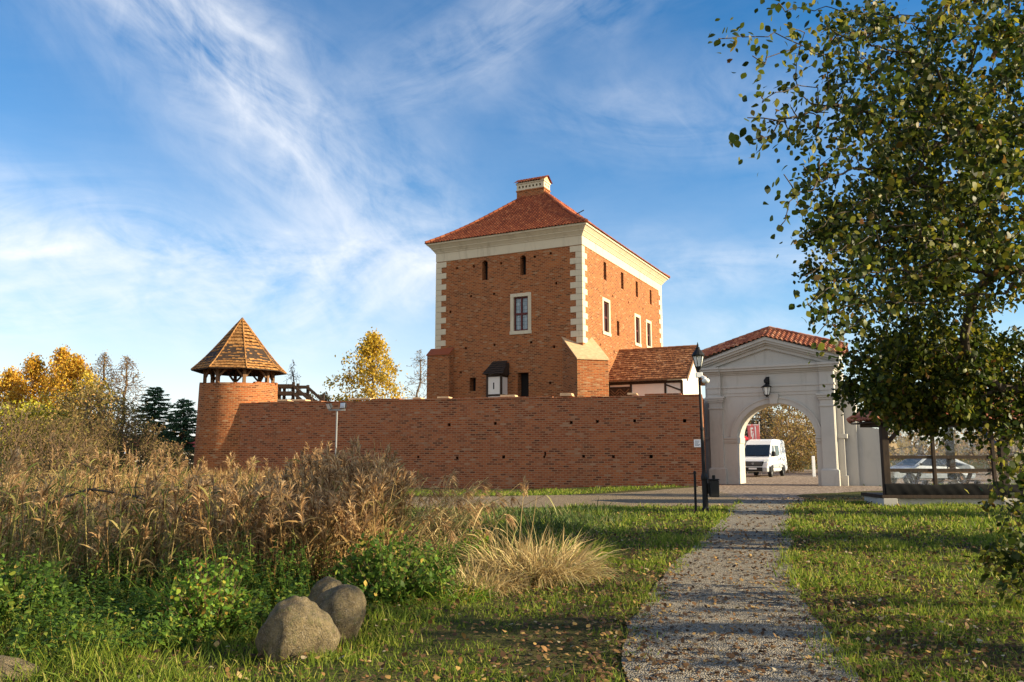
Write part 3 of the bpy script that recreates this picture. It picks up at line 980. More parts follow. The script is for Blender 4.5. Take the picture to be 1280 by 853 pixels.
    ob = MB(); ob.prism([(-p - .18, 6.84), (0, 6.84), (0, 7.7)], u0 - .1, u1 + .1, axis='x'); ob.build('roof_boarding', M['timber'], oo)
    return root


build_keep()


# ------------------------------------------------------------------ the half-timbered annex at the keep's side
def build_annex():
    root = thing('timber_annex', 'low half timbered annex with brown shingle roof against the keep', 'annex', KB + KV * 4.5 + KU * .03, -KA)
    W_, D_, ez, rz = 5.75, 5.2, 6.55, 9.0
    w = MB(); w.box(0.0, W_ - .45, .0, D_, -.3, ez - .12); w.build('wall', M['white_plaster'], root)
    g = MB(); g.prism([(-.0, ez - .12), (D_, ez - .12), (D_ / 2, rz - .25)], .02, W_ - .5, axis='x'); g.build('gable', M['white_plaster'], root)
    t = MB(); y = -.05
    for x in (.02, 1.62, 4.05):
        t.box(x, x + .14, y, y + .12, 3.2, ez - .15)
    t.box(5.17, 5.31, y, .1, 3.2, ez - .15)
    t.box(.02, 5.31, y - .012, y + .1, ez - .28, ez - .1)
    t.box(1.76, 4.05, y + .005, y + .12, 5.08, 5.2); t.box(.16, 1.62, y + .004, y + .12, 6.05, 6.13)
    for x in (2.35, 3.1): t.box(x, x + .1, y + .01, y + .1, 3.2, 5.08)
    t.bar((4.2, y + .06, 6.15), (5.2, y + .06, 5.75), .1, .1)
    t.build('timber_frame', M['timber'], root)
    d = MB(); d.box(.16, 1.62, -.02, .03, 4.0, 6.05); do = d.build('door', M['timber'], root)
    hb = MB()
    for q in range(2):
        cx = .52 + q * .72
        for i in range(9):
            z = 4.15 + i * .19
            hb.bar((cx - .33, -.035, z + .30), (cx, -.035, z), .07, .03, up=(0, 1, 0)); hb.bar((cx + .33, -.035, z + .30), (cx, -.035, z), .07, .03, up=(0, 1, 0))
    hb.build('herringbone_boards', M['timber_mid'], do)
    s = MB(); s.box(4.72, 5.08, -.06, -.02, 4.75, 5.28); s.build('red_shutter', M['red'], root)
    oh = .42
    rise = rz - ez; run = D_ / 2 + oh
    pr = lambda t_: t_ / run * rise
    A = tiles((-.02, -oh, ez), (1, 0, 0), (0, 1, 0), run, pr, lambda t_: 0, lambda t_: W_ - .05, .2, 15, 'flat', .5, .035)
    B = tiles((W_ - .07, D_ + oh, ez), (-1, 0, 0), (0, -1, 0), run, pr, lambda t_: 0, lambda t_: W_ - .05, .2, 15, 'flat', .5, .035)
    V, Q = cat_vq(A, B); rf = np_mesh('roof', V, Q, M['shingle_red'], root)
    b = MB()
    k = rise / run
    b.prism([(-oh - .02, ez - .09), (D_ / 2, rz - .08), (D_ + oh + .02, ez - .09), (D_ + oh + .02, ez - .03), (D_ / 2, rz - .02), (-oh - .02, ez - .03)], -.02, W_ - .03, axis='x')
    b.build('roof_boarding', M['timber_mid'], rf)
    vb = MB()
    vb.prism([(-oh - .03, ez - .25), (D_ / 2, rz - .22), (D_ / 2, rz + .05), (-oh - .03, ez + .03)], W_ - .03, W_ + .03, axis='x')
    vb.prism([(D_ + oh + .03, ez - .25), (D_ / 2, rz - .22), (D_ / 2, rz + .05), (D_ + oh + .03, ez + .03)], W_ - .028, W_ + .028, axis='x')
    vb.build('verge_board', M['timber_mid'], rf)
    ridge_caps([(0, D_ / 2, rz + .03), (W_, D_ / 2, rz + .03)], .08, .5).build('ridge_board', M['shingle_red'], rf)


build_annex()

# ------------------------------------------------------------------ the long brick wall
WA = R(15.0)
WU = Vector((math.cos(WA), -math.sin(WA), 0)); WV = Vector((math.sin(WA), math.cos(WA), 0))
WE = Vector((9.30, 39.45, 0))              # right end of the wall's front face
WL = 26.3                                  # length
WT = .95


def build_wall():
    root = thing('brick_wall', 'long weathered brick curtain wall with putlog holes in shade', 'wall', WE - WU * WL, -WA)
    m = MB()
    Ht = 4.36
    hs = []
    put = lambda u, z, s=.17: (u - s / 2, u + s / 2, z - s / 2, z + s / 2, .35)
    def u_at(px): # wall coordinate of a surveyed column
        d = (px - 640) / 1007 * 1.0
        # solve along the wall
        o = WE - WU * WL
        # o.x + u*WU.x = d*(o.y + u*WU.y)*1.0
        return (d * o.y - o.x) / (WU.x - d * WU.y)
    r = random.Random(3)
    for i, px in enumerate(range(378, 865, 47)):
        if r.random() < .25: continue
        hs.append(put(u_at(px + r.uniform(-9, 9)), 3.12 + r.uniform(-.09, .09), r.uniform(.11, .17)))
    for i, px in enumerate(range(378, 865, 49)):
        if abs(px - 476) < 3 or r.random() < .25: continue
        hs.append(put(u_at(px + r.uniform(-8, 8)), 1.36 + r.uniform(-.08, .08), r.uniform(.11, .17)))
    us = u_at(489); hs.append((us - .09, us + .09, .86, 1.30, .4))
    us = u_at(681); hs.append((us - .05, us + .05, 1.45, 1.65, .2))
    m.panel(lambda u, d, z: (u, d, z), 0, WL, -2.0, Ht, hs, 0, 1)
    m.panel(lambda u, d, z: (u, WT - d, z), 0, WL, -2.0, Ht)
    m.panel(lambda u, d, z: (WL - d, u, z), 0, 3.6, -1, Ht)
    m.panel(lambda u, d, z: (WL - .9 + d, u, z), WT, 3.6, -1, Ht)
    m.add([(0, 0, Ht), (WL, 0, Ht), (WL, WT, Ht), (0, WT, Ht)], [(0, 1, 2, 3)])
    m.add([(WL - .9, WT, Ht - .003), (WL, WT, Ht - .003), (WL, 3.6, Ht - .003), (WL - .9, 3.6, Ht - .003)], [(0, 1, 2, 3)])
    # blind relieving arch in the brickwork
    ua = u_at(492)
    m.build('masonry', [M['brick_wall'], M['hole_shade']], root, fix=False)
    va_ = MB()
    for k in range(17):
        a = R(20 + 140 * k / 16)
        ca, sa = math.cos(a), math.sin(a)
        p0 = Vector((ua + 1.15 * ca, -.012, 1.25 + 1.15 * sa)); p1 = Vector((ua + 1.48 * ca, -.012, 1.25 + 1.48 * sa))
        va_.bar(p0, p1, .07, .03, up=(0, 1, 0))
    va_.build('relieving_arch', M['brick_wall'], root)
    # capping: a course of brick on edge in uneven lengths, with pale tiles bedded on it
    cp = MB(); u = 0.0
    while u < WL - .2:
        L = min(r.uniform(1.6, 3.4), WL - u)
        h = r.choice([.05, .08, .12, .10, .15])
        cp.box(u + .004, u + L - .004, -.03, WT + .03, Ht + .002, Ht + h + .004)
        u += L
    cp.build('capping', M['brick_wall'], root, bevel=.012)
    for px, w, h in ((352, .7, .07), (372, .9, .06), (448, 1.35, .07), (520, .5, .05), (553, .7, .06), (634, .85, .09), (707, .65, .12), (790, .5, .07)):
        b = MB(); uu = u_at(px)
        b.hexa([(uu - w / 2, .10, Ht + .125), (uu + w / 2, .10, Ht + .125), (uu + w / 2, .75, Ht + .125), (uu - w / 2, .75, Ht + .125),
                (uu - w / 2, .14, Ht + .16 + h), (uu + w / 2 - .05, .12, Ht + .15 + h), (uu + w / 2 - .05, .72, Ht + .14 + h * 1.2), (uu - w / 2, .70, Ht + .16 + h)])
        b.build('coping_slab', M['brick_pale'], root, bevel=.01)
    return root


build_wall()


# ------------------------------------------------------------------ the round corner tower
TC = Vector((-16.35, 48.2, 0))


def build_round_tower():
    root = thing('round_tower', 'round brick corner tower under a conical wooden shingle roof', 'tower', TC)
    toward = math.atan2(-TC.y, -TC.x)
    Rb, Rt = 2.38, 2.24
    m = MB(); n = 64
    zs = [-2.2, 1.5, 3.0, 4.5, 5.60]
    verts = []; faces = []
    r = random.Random(5)
    prof = [(Rb + (Rt - Rb) * (z + 2.2) / 7.8, z) for z in zs]
    m.lathe(prof, n=n, caps=False)
    # ragged top: individual bricks of the last courses left standing
    o = m.build('masonry', M['brick'], root, smooth=True)
    uvl = o.data.uv_layers[0]
    for poly in o.data.polygons:
        for li in poly.loop_indices:
            v = o.data.vertices[o.data.loops[li].vertex_index].co
            a = math.atan2(v.y, v.x)
            if poly.center.y > -1e9:
                ac = math.atan2(poly.center.y, poly.center.x)
                while a - ac > math.pi: a -= 2 * math.pi
                while a - ac < -math.pi: a += 2 * math.pi
            uvl.data[li].uv = (a * Rt, v.z)
    tb = MB(); tb.lathe([(Rt - .001, 5.2), (Rt - .5, 5.2), (Rt - .5, 5.601), (Rt - .001, 5.601)], n=n, caps=False); 
    k = 0; N_ = 52
    h = .0
    for i in range(N_):
        if i % 3 == 0: h = r.choice([0, 0, .09, .09, .17, 0])
        if h == 0: continue
        a0 = 2 * math.pi * i / N_; a1 = 2 * math.pi * (i + .98) / N_
        vs = []
        for z in (5.59, 5.602 + h):
            for rr, aa in ((Rt - .3, a0), (Rt - .3, a1), (Rt - .01, a1), (Rt - .01, a0)):
                vs.append((rr * math.cos(aa), rr * math.sin(aa), z))
        tb.hexa(vs)
    tb.build('parapet_top', M['brick'], root)
    fl = MB(); fl.lathe([(Rt - .45, 4.3), (Rt - .45, 4.42)], n=24); fl.build('floor', M['timber_mid'], root)
    # posts and braces
    base = toward + R(7.5)
    # moving right across the picture means counter-clockwise seen from above
    Rp, ez = 1.95, 6.42
    for i in range(8):
        a = base + R(45 * i)
        p = Vector((Rp * math.cos(a), Rp * math.sin(a), 0))
        tan = Vector((-math.sin(a), math.cos(a), 0))
        pm = MB(); pm.bar(p + Vector((0, 0, 4.4)), p + Vector((0, 0, ez + .18)), .19, .19, up=tan)
        po = pm.build('post', M['timber_mid'], root, bevel=.012)
        bm_ = MB()
        for s in (-1, 1):
            q = base + R(45 * (i + s)); pq = Vector((Rp * math.cos(q), Rp * math.sin(q), 0))
            dv = (pq - p).normalized()
            bm_.bar(p + dv * .08 + Vector((0, 0, ez - .42)), p + dv * .55 + Vector((0, 0, ez + .1)), .11, .10)
        bm_.build('brace', M['timber_mid'], po)
    pl = MB()
    for i in range(8):
        a = base + R(45 * i); b = base + R(45 * (i + 1))
        pl.bar((Rp * math.cos(a), Rp * math.sin(a), ez + .22), (Rp * math.cos(b), Rp * math.sin(b), ez + .22), .18, .2)
        pl.bar((0, 0, ez + .25), (2.55 * math.cos(a), 2.55 * math.sin(a), ez + .06), .11, .13)
        pl.bar((2.4 * math.cos(a), 2.4 * math.sin(a), ez + .12), (0, 0, 9.4), .1, .12)
    pl.bar((0, 0, ez + .1), (0, 0, 9.4), .16)
    pl.build('roof_timbers', M['timber_mid'], root)
    # octagonal shingle roof, slightly bell-cast
    Re, apex = 2.74, 9.66
    sl = []
    und = MB()
    for i in range(8):
        a = base + R(45 * i); b = base + R(45 * (i + 1)); mid = (a + b) / 2
        A = Vector((Re * math.cos(a), Re * math.sin(a), ez)); B = Vector((Re * math.cos(b), Re * math.sin(b), ez))
        U = (B - A).normalized(); N = -Vector((math.cos(mid), math.sin(mid), 0)); L = (B - A).length
        run = Re * math.cos(R(22.5)); rise = apex - ez
        pr = lambda t: rise * (t / run) - .22 * math.sin(math.pi * t / run) * (1 - t / run)
        sl.append(tiles(A, U, N, run, pr, lambda t, L=L: L / 2 * t / run, lambda t, L=L: L - L / 2 * t / run, .17, 16, 'flat', .55, .04))
        und.add([A - Vector((0, 0, .05)), B - Vector((0, 0, .05)), (0, 0, apex - .12)], [(0, 1, 2)])
        und.add([A - Vector((0, 0, .05)), B - Vector((0, 0, .05)), B, A], [(0, 1, 2, 3)])
    V, Q = cat_vq(*sl)
    rf = np_mesh('roof', V, Q, M['shingle'], root)
    und.build('roof_boarding', M['timber'], rf, fix=False)
    for i in range(8):
        a = base + R(45 * i)
        e = Vector((Re * math.cos(a), Re * math.sin(a), ez + .02))
        pts = []
        for t in np.linspace(0, 1, 8):
            p = e.lerp(Vector((0, 0, apex)), t); p.z = ez + (apex - ez) * t - .22 * math.sin(math.pi * t) * (1 - t) + .035
            pts.append(p)
        ridge_caps(pts, .035, .22).build('hip_shingles', M['shingle'], rf)
    f = MB(); f.lathe([(.17, apex - .22), (.10, apex - .02), (.05, apex + .05), (.0, apex + .07)], n=10); f.build('roof_cap', M['timber_mid'], rf)


build_round_tower()


def build_stair():
    root = thing('wooden_stair', 'dark wooden stair and railing rising behind the wall to the round tower', 'stair', F_pixel(345, 566, 48.6))
    root.location.z = 0
    k = 48.6 / 1007
    m1 = MB()
    z = lambda py: 1.6 + (566 - py) * k
    x = lambda px: (px - 345) * k
    pf = MB(); pf.box(x(340), x(375), -.1, 1.0, z(500) - .1, z(500)); pf.build('landing', M['timber'], root)
    st = MB()
    for i in range(8):
        xx = x(375) + i * .2; zz = z(500) - .1 - i * .19
        st.box(xx, xx + .24, 0, .9, zz - .05, zz)
    st.bar((x(373), -.04, z(500) - .1), (x(373) + 2.2, -.04, z(500) - 2.2), .06, .25)
    st.build('steps', M['timber'], root)
    for y in (-.05, .95):
        rl = MB()
        for zz in (483, 492):
            rl.bar((x(343), y, z(zz)), (x(364 + (y > 0) * 12), y, z(zz)), .09, .2)
            rl.bar((x(364 + (y > 0) * 12), y, z(zz)), (x(364 + (y > 0) * 12) + 1.05, y, z(zz) - .9), .09, .17)
        rl.build('handrail', M['timber'], root)
        for px, top in ((346, 481), (363, 478), (376 if y > 0 else 384, 480 if y > 0 else 494), (396 if y > 0 else 386, 492 if y > 0 else 497)):
            p = MB(); p.box(x(px) - .08, x(px) + .08, y + .06, y + .22, z(500) - 1.6 - 3, z(top)); p.build('post', M['timber'], root, bevel=.015)
    return root


build_stair()


# ------------------------------------------------------------------ the white arched gate
def build_gate():
    root = thing('arched_gate', 'pale plastered gatehouse with round arch, pediment and tiled coping', 'gate', G0, -va)
    D = 1.55
    # body with the arched opening
    aw, sp = 1.93, 2.32
    n = 24
    arc = [(aw * math.cos(math.pi * i / n), sp + 1.78 * math.sin(math.pi * i / n)) for i in range(n + 1)]
    L, Rr, T = -3.30, 2.86, 6.0
    m = MB()
    for y in (0, D):
        vs = [(L, y, -.3), (-aw, y, -.3), (aw, y, -.3), (Rr, y, -.3), (Rr, y, T), (L, y, T)]
        vs += [(x, y, z) for x, z in arc]
        # left pier, right pier, spandrels
        q = 6
        m.add(vs, [(0, 1, q + n, 5), (2, 3, 4, q)], 0)
        b = [(x, y, z) for x, z in arc]
        for i in range(n):
            x0 = Rr + (L - Rr) * i / n; x1 = Rr + (L - Rr) * (i + 1) / n
            m.add([b[i], b[i + 1], (x1, y, T), (x0, y, T)], [(0, 1, 2, 3)])
    for i in range(n):
        m.add([(arc[i][0], 0, arc[i][1]), (arc[i + 1][0], 0, arc[i + 1][1]), (arc[i + 1][0], D, arc[i + 1][1]), (arc[i][0], D, arc[i][1])], [(0, 1, 2, 3)])
    for x in (-aw, aw): m.add([(x, 0, -.3), (x, D, -.3), (x, D, sp), (x, 0, sp)], [(0, 1, 2, 3)])
    for x in (L, Rr): m.add([(x, 0, -.3), (x, D, -.3), (x, D, T), (x, 0, T)], [(0, 1, 2, 3)])
    m.build('body', M['gate_plaster'], root, fix=False)
    # archivolt and keystone
    av = MB()
    n2 = 28
    for i in range(n2):
        a0, a1 = math.pi * i / n2, math.pi * (i + 1) / n2
        P = lambda a, r0, y: ((aw + r0) * math.cos(a), y, sp + .002 + (1.78 + r0 * .92) * math.sin(a))
        for r0, r1, y in ((.003, .26, -.05), (.26, .33, -.085)):
            av.hexa([P(a0, r0, y), P(a1, r0, y), P(a1, r0, .02), P(a0, r0, .02), P(a0, r1, y), P(a1, r1, y), P(a1, r1, .02), P(a0, r1, .02)])
    av.build('archivolt', M['gate_plaster'], root)
    k = MB(); k.prism([(-.17, 4.06), (.17, 4.06), (.26, 4.58), (-.26, 4.58)], -.15, .03); k.build('keystone', M['gate_plaster'], root, bevel=.012)
    # imposts
    for x0, x1 in ((-2.62, -aw + .04), (aw - .04, 2.2)):
        im = MB()
        im.box(x0, x1, -.06, D + .02, sp - .16, sp - .02); im.box(x0 - .0, x1 + .0, -.10, D + .03, sp - .02, sp + .06); im.box(x0, x1, -.03, D + .01, sp - .24, sp - .16)
        im.build('impost', M['gate_plaster'], root, bevel=.01)
    # pilasters, each with its base and capital
    for x0, x1 in ((-3.30, -2.62), (2.20, 2.84)):
        p = MB(); p.box(x0, x1, -.16, .02, .82, 4.30)
        po = p.build('pilaster', M['gate_plaster'], root, bevel=.01)
        b = MB(); b.box(x0 - .09, x1 + .11, -.27, .03, -.2, .76); b.hexa([(x0 - .09, -.27, .76), (x1 + .11, -.27, .76), (x1 + .11, .03, .76), (x0 - .09, .03, .76), (x0, -.17, .84), (x1, -.17, .84), (x1, .02, .84), (x0, .02, .84)])
        b.build('pilaster_base', M['gate_plaster'], po, bevel=.012)
        c = MB()
        for e, z0, z1 in ((.04, 3.86, 3.94), (.05, 4.20, 4.30), (.10, 4.30, 4.40), (.15, 4.40, 4.50)):
            c.box(x0 - e, x1 + e, -.16 - e, .02, z0, z1)
        c.build('capital', M['gate_plaster'], po, bevel=.008)
    # entablature: architrave, frieze, cornice, breaking forward over the pilasters
    en = MB()
    def course(y, z0, z1, ex=0.0, back=.03):
        en.box(-2.66, 2.24, y, back, z0, z1)
        for a, b in ((-3.36 - ex, -2.66 + .001), (2.24 - .001, 2.90 + ex)):
            en.box(a, b, y - .16, back + .001, z0, z1)
        en.box(2.88, 2.90 + ex, back + .002, D, z0, z1)
    course(-.03, 4.503, 4.66); course(-.06, 4.66, 4.94); course(-.10, 4.94, 5.03, .05)
    course(-.02, 5.03, 5.62)
    course(-.08, 5.62, 5.70, .05); course(-.16, 5.70, 5.80, .12); course(-.30, 5.80, 5.92, .28); course(-.36, 5.92, 6.02, .34)
    en.build('entablature', M['gate_plaster'], root)
    # pediment
    ax, az = -.24, 7.42
    xl, xr, zb = -3.78, 3.26, 6.02
    pd = MB()
    pd.prism([(xl + .25, zb), (xr - .25, zb), (ax, az - .25)], -.02, D)
    pd.build('tympanum', M['gate_plaster'], root)
    rk = MB()
    def rake(h0, h1, y):
        for xe in (xl, xr):
            s = (az - zb) / abs(ax - xe)
            o = lambda x, h: (x, zb + abs(x - xe) * s - h)
            rk.prism([o(xe, h0), o(ax, h0), o(ax, h1), (xe + (1 if xe == xl else -1) * (h1 - h0) / s * .0, zb - h1)] if False else [(xe, zb - h0 + .30), (ax, az - h0 + .0), (ax, az - h1), (xe, zb - h1 + .30)], y, .5 if y < 0 else D)
    rake(.0, .12, -.50); rake(.121, .24, -.42); rake(.241, .34, -.28); rake(.341, .52, -.16)
    rk.build('raking_cornice', M['gate_plaster'], root)
    # clay tile coping, tilted forward over both rakes
    rise, depth = .56, 1.25
    VQ = []
    for sgn, xe in ((-1, xl), (1, xr)):
        A = Vector((xe + sgn * .26, -.56, zb + .33 - .02 * sgn)); B = Vector((ax, -.56, az + .03))
        if sgn > 0: A, B = B, A
        U = (B - A); Ln = U.length; U.normalize()
        pr = lambda t: t / depth * rise
        VQ.append(tiles(A, U, (0, 1, 0), depth, pr, lambda t: 0, lambda t, Ln=Ln: Ln, .235, 5, thick=.05, jit=.25))
    for sgn, xe in ((-1, xl), (1, xr)):
        A = Vector((xe + sgn * .26, -.56 + 2 * depth, zb + .33)); B = Vector((ax, -.56 + 2 * depth, az + .03))
        if sgn < 0: A, B = B, A
        U = (B - A); Ln = U.length; U.normalize()
        VQ.append(tiles(A, U, (0, -1, 0), depth, lambda t: t / depth * rise, lambda t: 0, lambda t, Ln=Ln: Ln, .235, 5, thick=.05))
    V, Q = cat_vq(*VQ)
    rf = np_mesh('roof', V, Q, M['tile_gate'], root)
    y = -.56 + depth
    ridge_caps([(xl - .26, y, zb + .33 + rise + .06), (ax, y, az + rise + .1), (xr + .26, y, zb + .33 + rise + .04)], .10, .36).build('ridge_tiles', M['tile_gate'], rf)
    rb = MB()
    rb.prism([(xl, zb + .25), (ax, az + .0), (xr, zb + .25), (xr, zb + .3), (ax, az + .05), (xl, zb + .3)], -.50, -.56 + 2 * depth)
    rb.prism([(xl, zb + .3), (ax, az + .05), (xr, zb + .3), (xr, zb + .3 + rise * .9), (ax, az + .05 + rise * .9), (xl, zb + .3 + rise * .9)], .55, .78)
    rb.build('roof_bed', M['gate_plaster'], rf)
    # stepped side buttresses and wing walls
    s = MB()
    s.box(2.862, 3.18, .38, D, -.2, 5.6); s.build('side_pilaster', M['gate_plaster'], root, bevel=.01)
    for parts_ in ([(2.864, 3.32, .34, D + .02, 2.3, 2.52)], [(2.864, 3.26, .36, D + .01, 4.2, 4.5), (2.864, 3.3, .3, D + .02, 4.5, 4.62)], [(2.864, 3.26, .33, D, -.2, .5)]):
        s = MB()
        for q in parts_: s.box(*q)
        s.build('moulding', M['gate_plaster'], root, bevel=.01)
    s = MB(); s.box(3.182, 3.72, .75, D - .1, -.2, 4.75); s.build('side_pier', M['gate_plaster'], root, bevel=.01)
    w = MB()
    crv = [(3.72, -.2), (4.72, -.2), (4.72, 2.75)] + [(4.72 - 1.0 * math.sin(R(90) * t), 2.75 + .85 * (1 - math.cos(R(90) * t)) ** .8) for t in np.linspace(.1, 1, 9)]
    w.prism(crv, .95, 1.3); w.build('wing_wall', M['gate_plaster'], root)
    s = MB(); s.box(-3.62, -3.302, .38, D, -.2, 5.6); s.box(-3.66, -3.3, .36, D + .01, 4.2, 4.5); s.box(-3.7, -3.3, .32, D + .01, 2.3, 2.46)
    s.build('side_pilaster', M['gate_plaster'], root, bevel=.01)
    s = MB(); s.box(-4.3, -3.622, .6, D - .1, -.2, 4.5); s.build('side_pier', M['gate_plaster'], root, bevel=.01)
    return root


build_gate()


def build_wall_lantern():
    c = G0 + GU * (-.27) + GV * (-.38)
    root = thing('wall_lantern', 'black iron lantern hanging above the gate arch', 'lantern', (c.x, c.y, 0), -va)
    a = MB(); a.tube([(0, .34, 5.33), (0, .05, 5.36), (0, -.12, 5.30), (0, -.12, 5.15)], .022, 6); a.lathe([(.09, -.02), (.09, .02)], (0, 0, 0), 10)
    a = MB(); a.tube([(0, .36, 5.28), (0, .15, 5.36), (0, 0, 5.34), (0, 0, 5.12)], .024, 6); a.box(-.09, .09, .30, .37, 5.05, 5.45); a.lathe([(.05, 5.36), (.13, 5.25), (.12, 5.12), (.03, 5.08)], n=8)
    a.build('bracket', M['iron'], root)
    h = MB(); h.lathe([(.03, 5.10), (.10, 5.03), (.26, 4.92), (.26, 4.89), (.20, 4.89)], n=6); h.lathe([(.12, 4.52), (.14, 4.49), (.05, 4.44), (.02, 4.38)], n=6)
    for i in range(6):
        t = R(60 * i); h.bar((.21 * math.cos(t), .21 * math.sin(t), 4.9), (.13 * math.cos(t), .13 * math.sin(t), 4.5), .022)
    h.build('cage', M['iron'], root)
    g = MB(); g.lathe([(.12, 4.51), (.195, 4.89)], n=6); g.build('glass', M['lamp_glass'], root)


build_wall_lantern()
# ------------------------------------------------------------------ street furniture and vehicles
def build_street_lamp():
    root = thing('street_lamp', 'tall black cast iron street lamp with lantern head beside the path', 'street lamp', (5.24, 22.2, 0))
    root.rotation_euler = (0, R(-1.0), 0)
    b = MB(); b.lathe([(.10, -.05), (.10, .12), (.08, .16), (.075, .85), (.09, .90), (.09, .96), (.06, 1.05), (.055, 1.12)], n=12)
    b.build('base', M['iron'], root)
    p = MB(); p.lathe([(.052, 1.1), (.045, 2.2), (.055, 2.22), (.055, 2.28), (.04, 2.3), (.034, 3.72), (.055, 3.75), (.055, 3.82), (.03, 3.88)], n=12)
    p.build('pole', M['iron'], root)
    h = MB()
    h.lathe([(.03, 3.86), (.07, 3.92), (.085, 3.96), (.02, 3.97)], n=6)
    for i in range(6):
        t = R(60 * i); h.bar((.09 * math.cos(t), .09 * math.sin(t), 3.95), (.155 * math.cos(t), .155 * math.sin(t), 4.26), .016)
    h.lathe([(.17, 4.25), (.185, 4.28), (.155, 4.33), (.08, 4.43), (.055, 4.45), (.06, 4.49), (.024, 4.52), (.028, 4.57), (.0, 4.66)], n=12)
    hd = h.build('lantern_head', M['iron'], root)
    g = MB(); g.lathe([(.082, 3.97), (.147, 4.25)], n=6); g.build('glass', M['lamp_glass'], hd)
    c = MB(); c.box(-.09, .09, -.06, .06, 3.66, 3.80); c.tube([(.08, -.02, 3.68), (.14, -.12, 3.62)], .05, 8)
    c.build('camera_box', M['white'], root, bevel=.01)
    d = MB(); d.lathe([(.02, -.07), (.09, -.05), (.11, 0), (.09, .05), (.02, .07)], (.15, -.10, 3.56), 12); d.build('sensor_dome', M['lamp_glass'], root, smooth=True)
    return root


build_street_lamp()


def build_litter_bin():
    root = thing('litter_bin', 'small black litter bin fixed to the foot of the street lamp', 'bin', (5.47, 22.16, 0))
    b = MB(); b.box(-.12, .12, -.11, .11, .42, .86); b.build('box', M['black_plastic'], root, bevel=.015)
    l = MB(); l.box(-.13, .13, -.12, .12, .865, .90); l.box(-.04, .04, -.03, .03, .90, 1.0); l.build('lid', M['iron'], root, bevel=.01)
    a = MB(); a.box(-.17, -.121, -.03, .03, .5, .78)
    a.build('bracket', M['iron'], root)


build_litter_bin()
pm = MB(); pm.lathe([(.035, -.1), (.035, 1.02), (.045, 1.03), (.045, 1.08), (.01, 1.11)], n=10)
tag(pm.build('iron_post', M['iron'], loc=(5.06, 22.6, 0)), 'thin black iron post standing just left of the street lamp', 'post')


def build_wall_plaque():
    pt = WE - WU * .28 - WV * .0
    root = thing('wall_plaque', 'white notice plaque fixed to the right end of the brick wall', 'sign', (pt.x, pt.y, 0), -WA)
    b = MB(); b.box(-.17, .17, -.04, -.005, 1.87, 2.24); b.build('board', M['white'], root, bevel=.006)
    t = MB()
    for i in range(5):
        t.box(-.12, .12 - (i % 3) * .04, -.046, -.041, 2.16 - i * .055, 2.18 - i * .055)
    t.build('lettering', M['blue'], root)


build_wall_plaque()


M['mast_grey'] = mat_plain('mast_grey', (.26, .27, .28), .5, .05, 4, metal=.2)


def build_floodlight():
    root = thing('floodlight_mast', 'slim grey mast with two floodlights standing among the reeds', 'floodlight', (-6.50, 30.0, float(gz(-6.5, 30))))
    p = MB(); p.tube([(0, 0, -.3), (0, 0, 3.2)], .032, 8); p.build('pole', M['mast_grey'], root)
    a = MB(); a.box(-.30, .30, -.03, .03, 3.15, 3.21); a.build('cross_arm', M['mast_grey'], root)
    for s in (-1, 1):
        f = MB(); c = Vector((s * .26, -.05, 3.33)); d = Vector((s * .6, -.5, -.35)).normalized()
        if s > 0: d = Vector((-.45, -.6, .1)).normalized()
        sd = d.cross(Vector((0, 0, 1))).normalized(); up = sd.cross(d)
        vs = []
        for k, w in ((-.06, .09), (.06, .15)):
            for i, j in ((-1, -1), (1, -1), (1, 1), (-1, 1)): vs.append(c + d * k + sd * (i * w) + up * (j * w * .8))
        f.hexa(vs); fo = f.build('lamp_housing', M['black_plastic'], root, bevel=.01)
        g = MB(); vs = []
        for k in (.062, .07):
            for i, j in ((-1, -1), (1, -1), (1, 1), (-1, 1)): vs.append(c + d * k + sd * (i * .125) + up * (j * .095))
        g.hexa(vs); g.build('lens', M['headlight'], fo)
        b = MB(); b.bar((s * .26, 0, 3.18), (s * .26, -.03, 3.31), .03); b.build('bracket', M['mast_grey'], root)


build_floodlight()


def wheel(root, x, y, r, w, out):
    t = MB(); s = 1 if out > 0 else -1
    pr = [(r * .62, 0), (r * .95, 0), (r, .04), (r, w - .04), (r * .95, w), (r * .62, w)]
    n = 24; vs = []; fs = []
    for rr, k in pr:
        for i in range(n):
            a = 2 * math.pi * i / n; vs.append((x + s * (k - w), y + rr * math.cos(a), r + rr * math.sin(a)))
    for j in range(len(pr) - 1):
        for i in range(n): fs.append((j * n + i, j * n + (i + 1) % n, (j + 1) * n + (i + 1) % n, (j + 1) * n + i))
    t.add(vs, fs)
    wo = t.build('wheel', M['rubber'], root)
    h = MB(); vs = [(x - s * .03, y + .62 * r * math.cos(2 * math.pi * i / n), r + .62 * r * math.sin(2 * math.pi * i / n)) for i in range(n)]
    vs += [(x - s * .06, y, r)]
    h.add(vs, [(i, (i + 1) % n, n) for i in range(n)])
    for i in range(5):
        a = 2 * math.pi * i / 5
        h.bar((x - s * .02, y, r), (x - s * .02, y + .58 * r * math.cos(a), r + .58 * r * math.sin(a)), .06, .02, up=(1, 0, 0))
    h.build('rim', M['rim'], wo)


def loft_body(prof, widths, name, mat, root, bevel=.05):
    """side outline (y, z) with a half width for every point, closed left and right"""
    n = len(prof); vs = [(-w, y, z) for (y, z), w in zip(prof, widths)] + [(w, y, z) for (y, z), w in zip(prof, widths)]
    m = MB(); m.add(vs, [tuple(range(n)), tuple(range(2 * n - 1, n - 1, -1))] + [(i, n + i, n + (i + 1) % n, (i + 1) % n) for i in range(n)])
    return m.build(name, mat, root, bevel=bevel, seg=3, smooth=False)


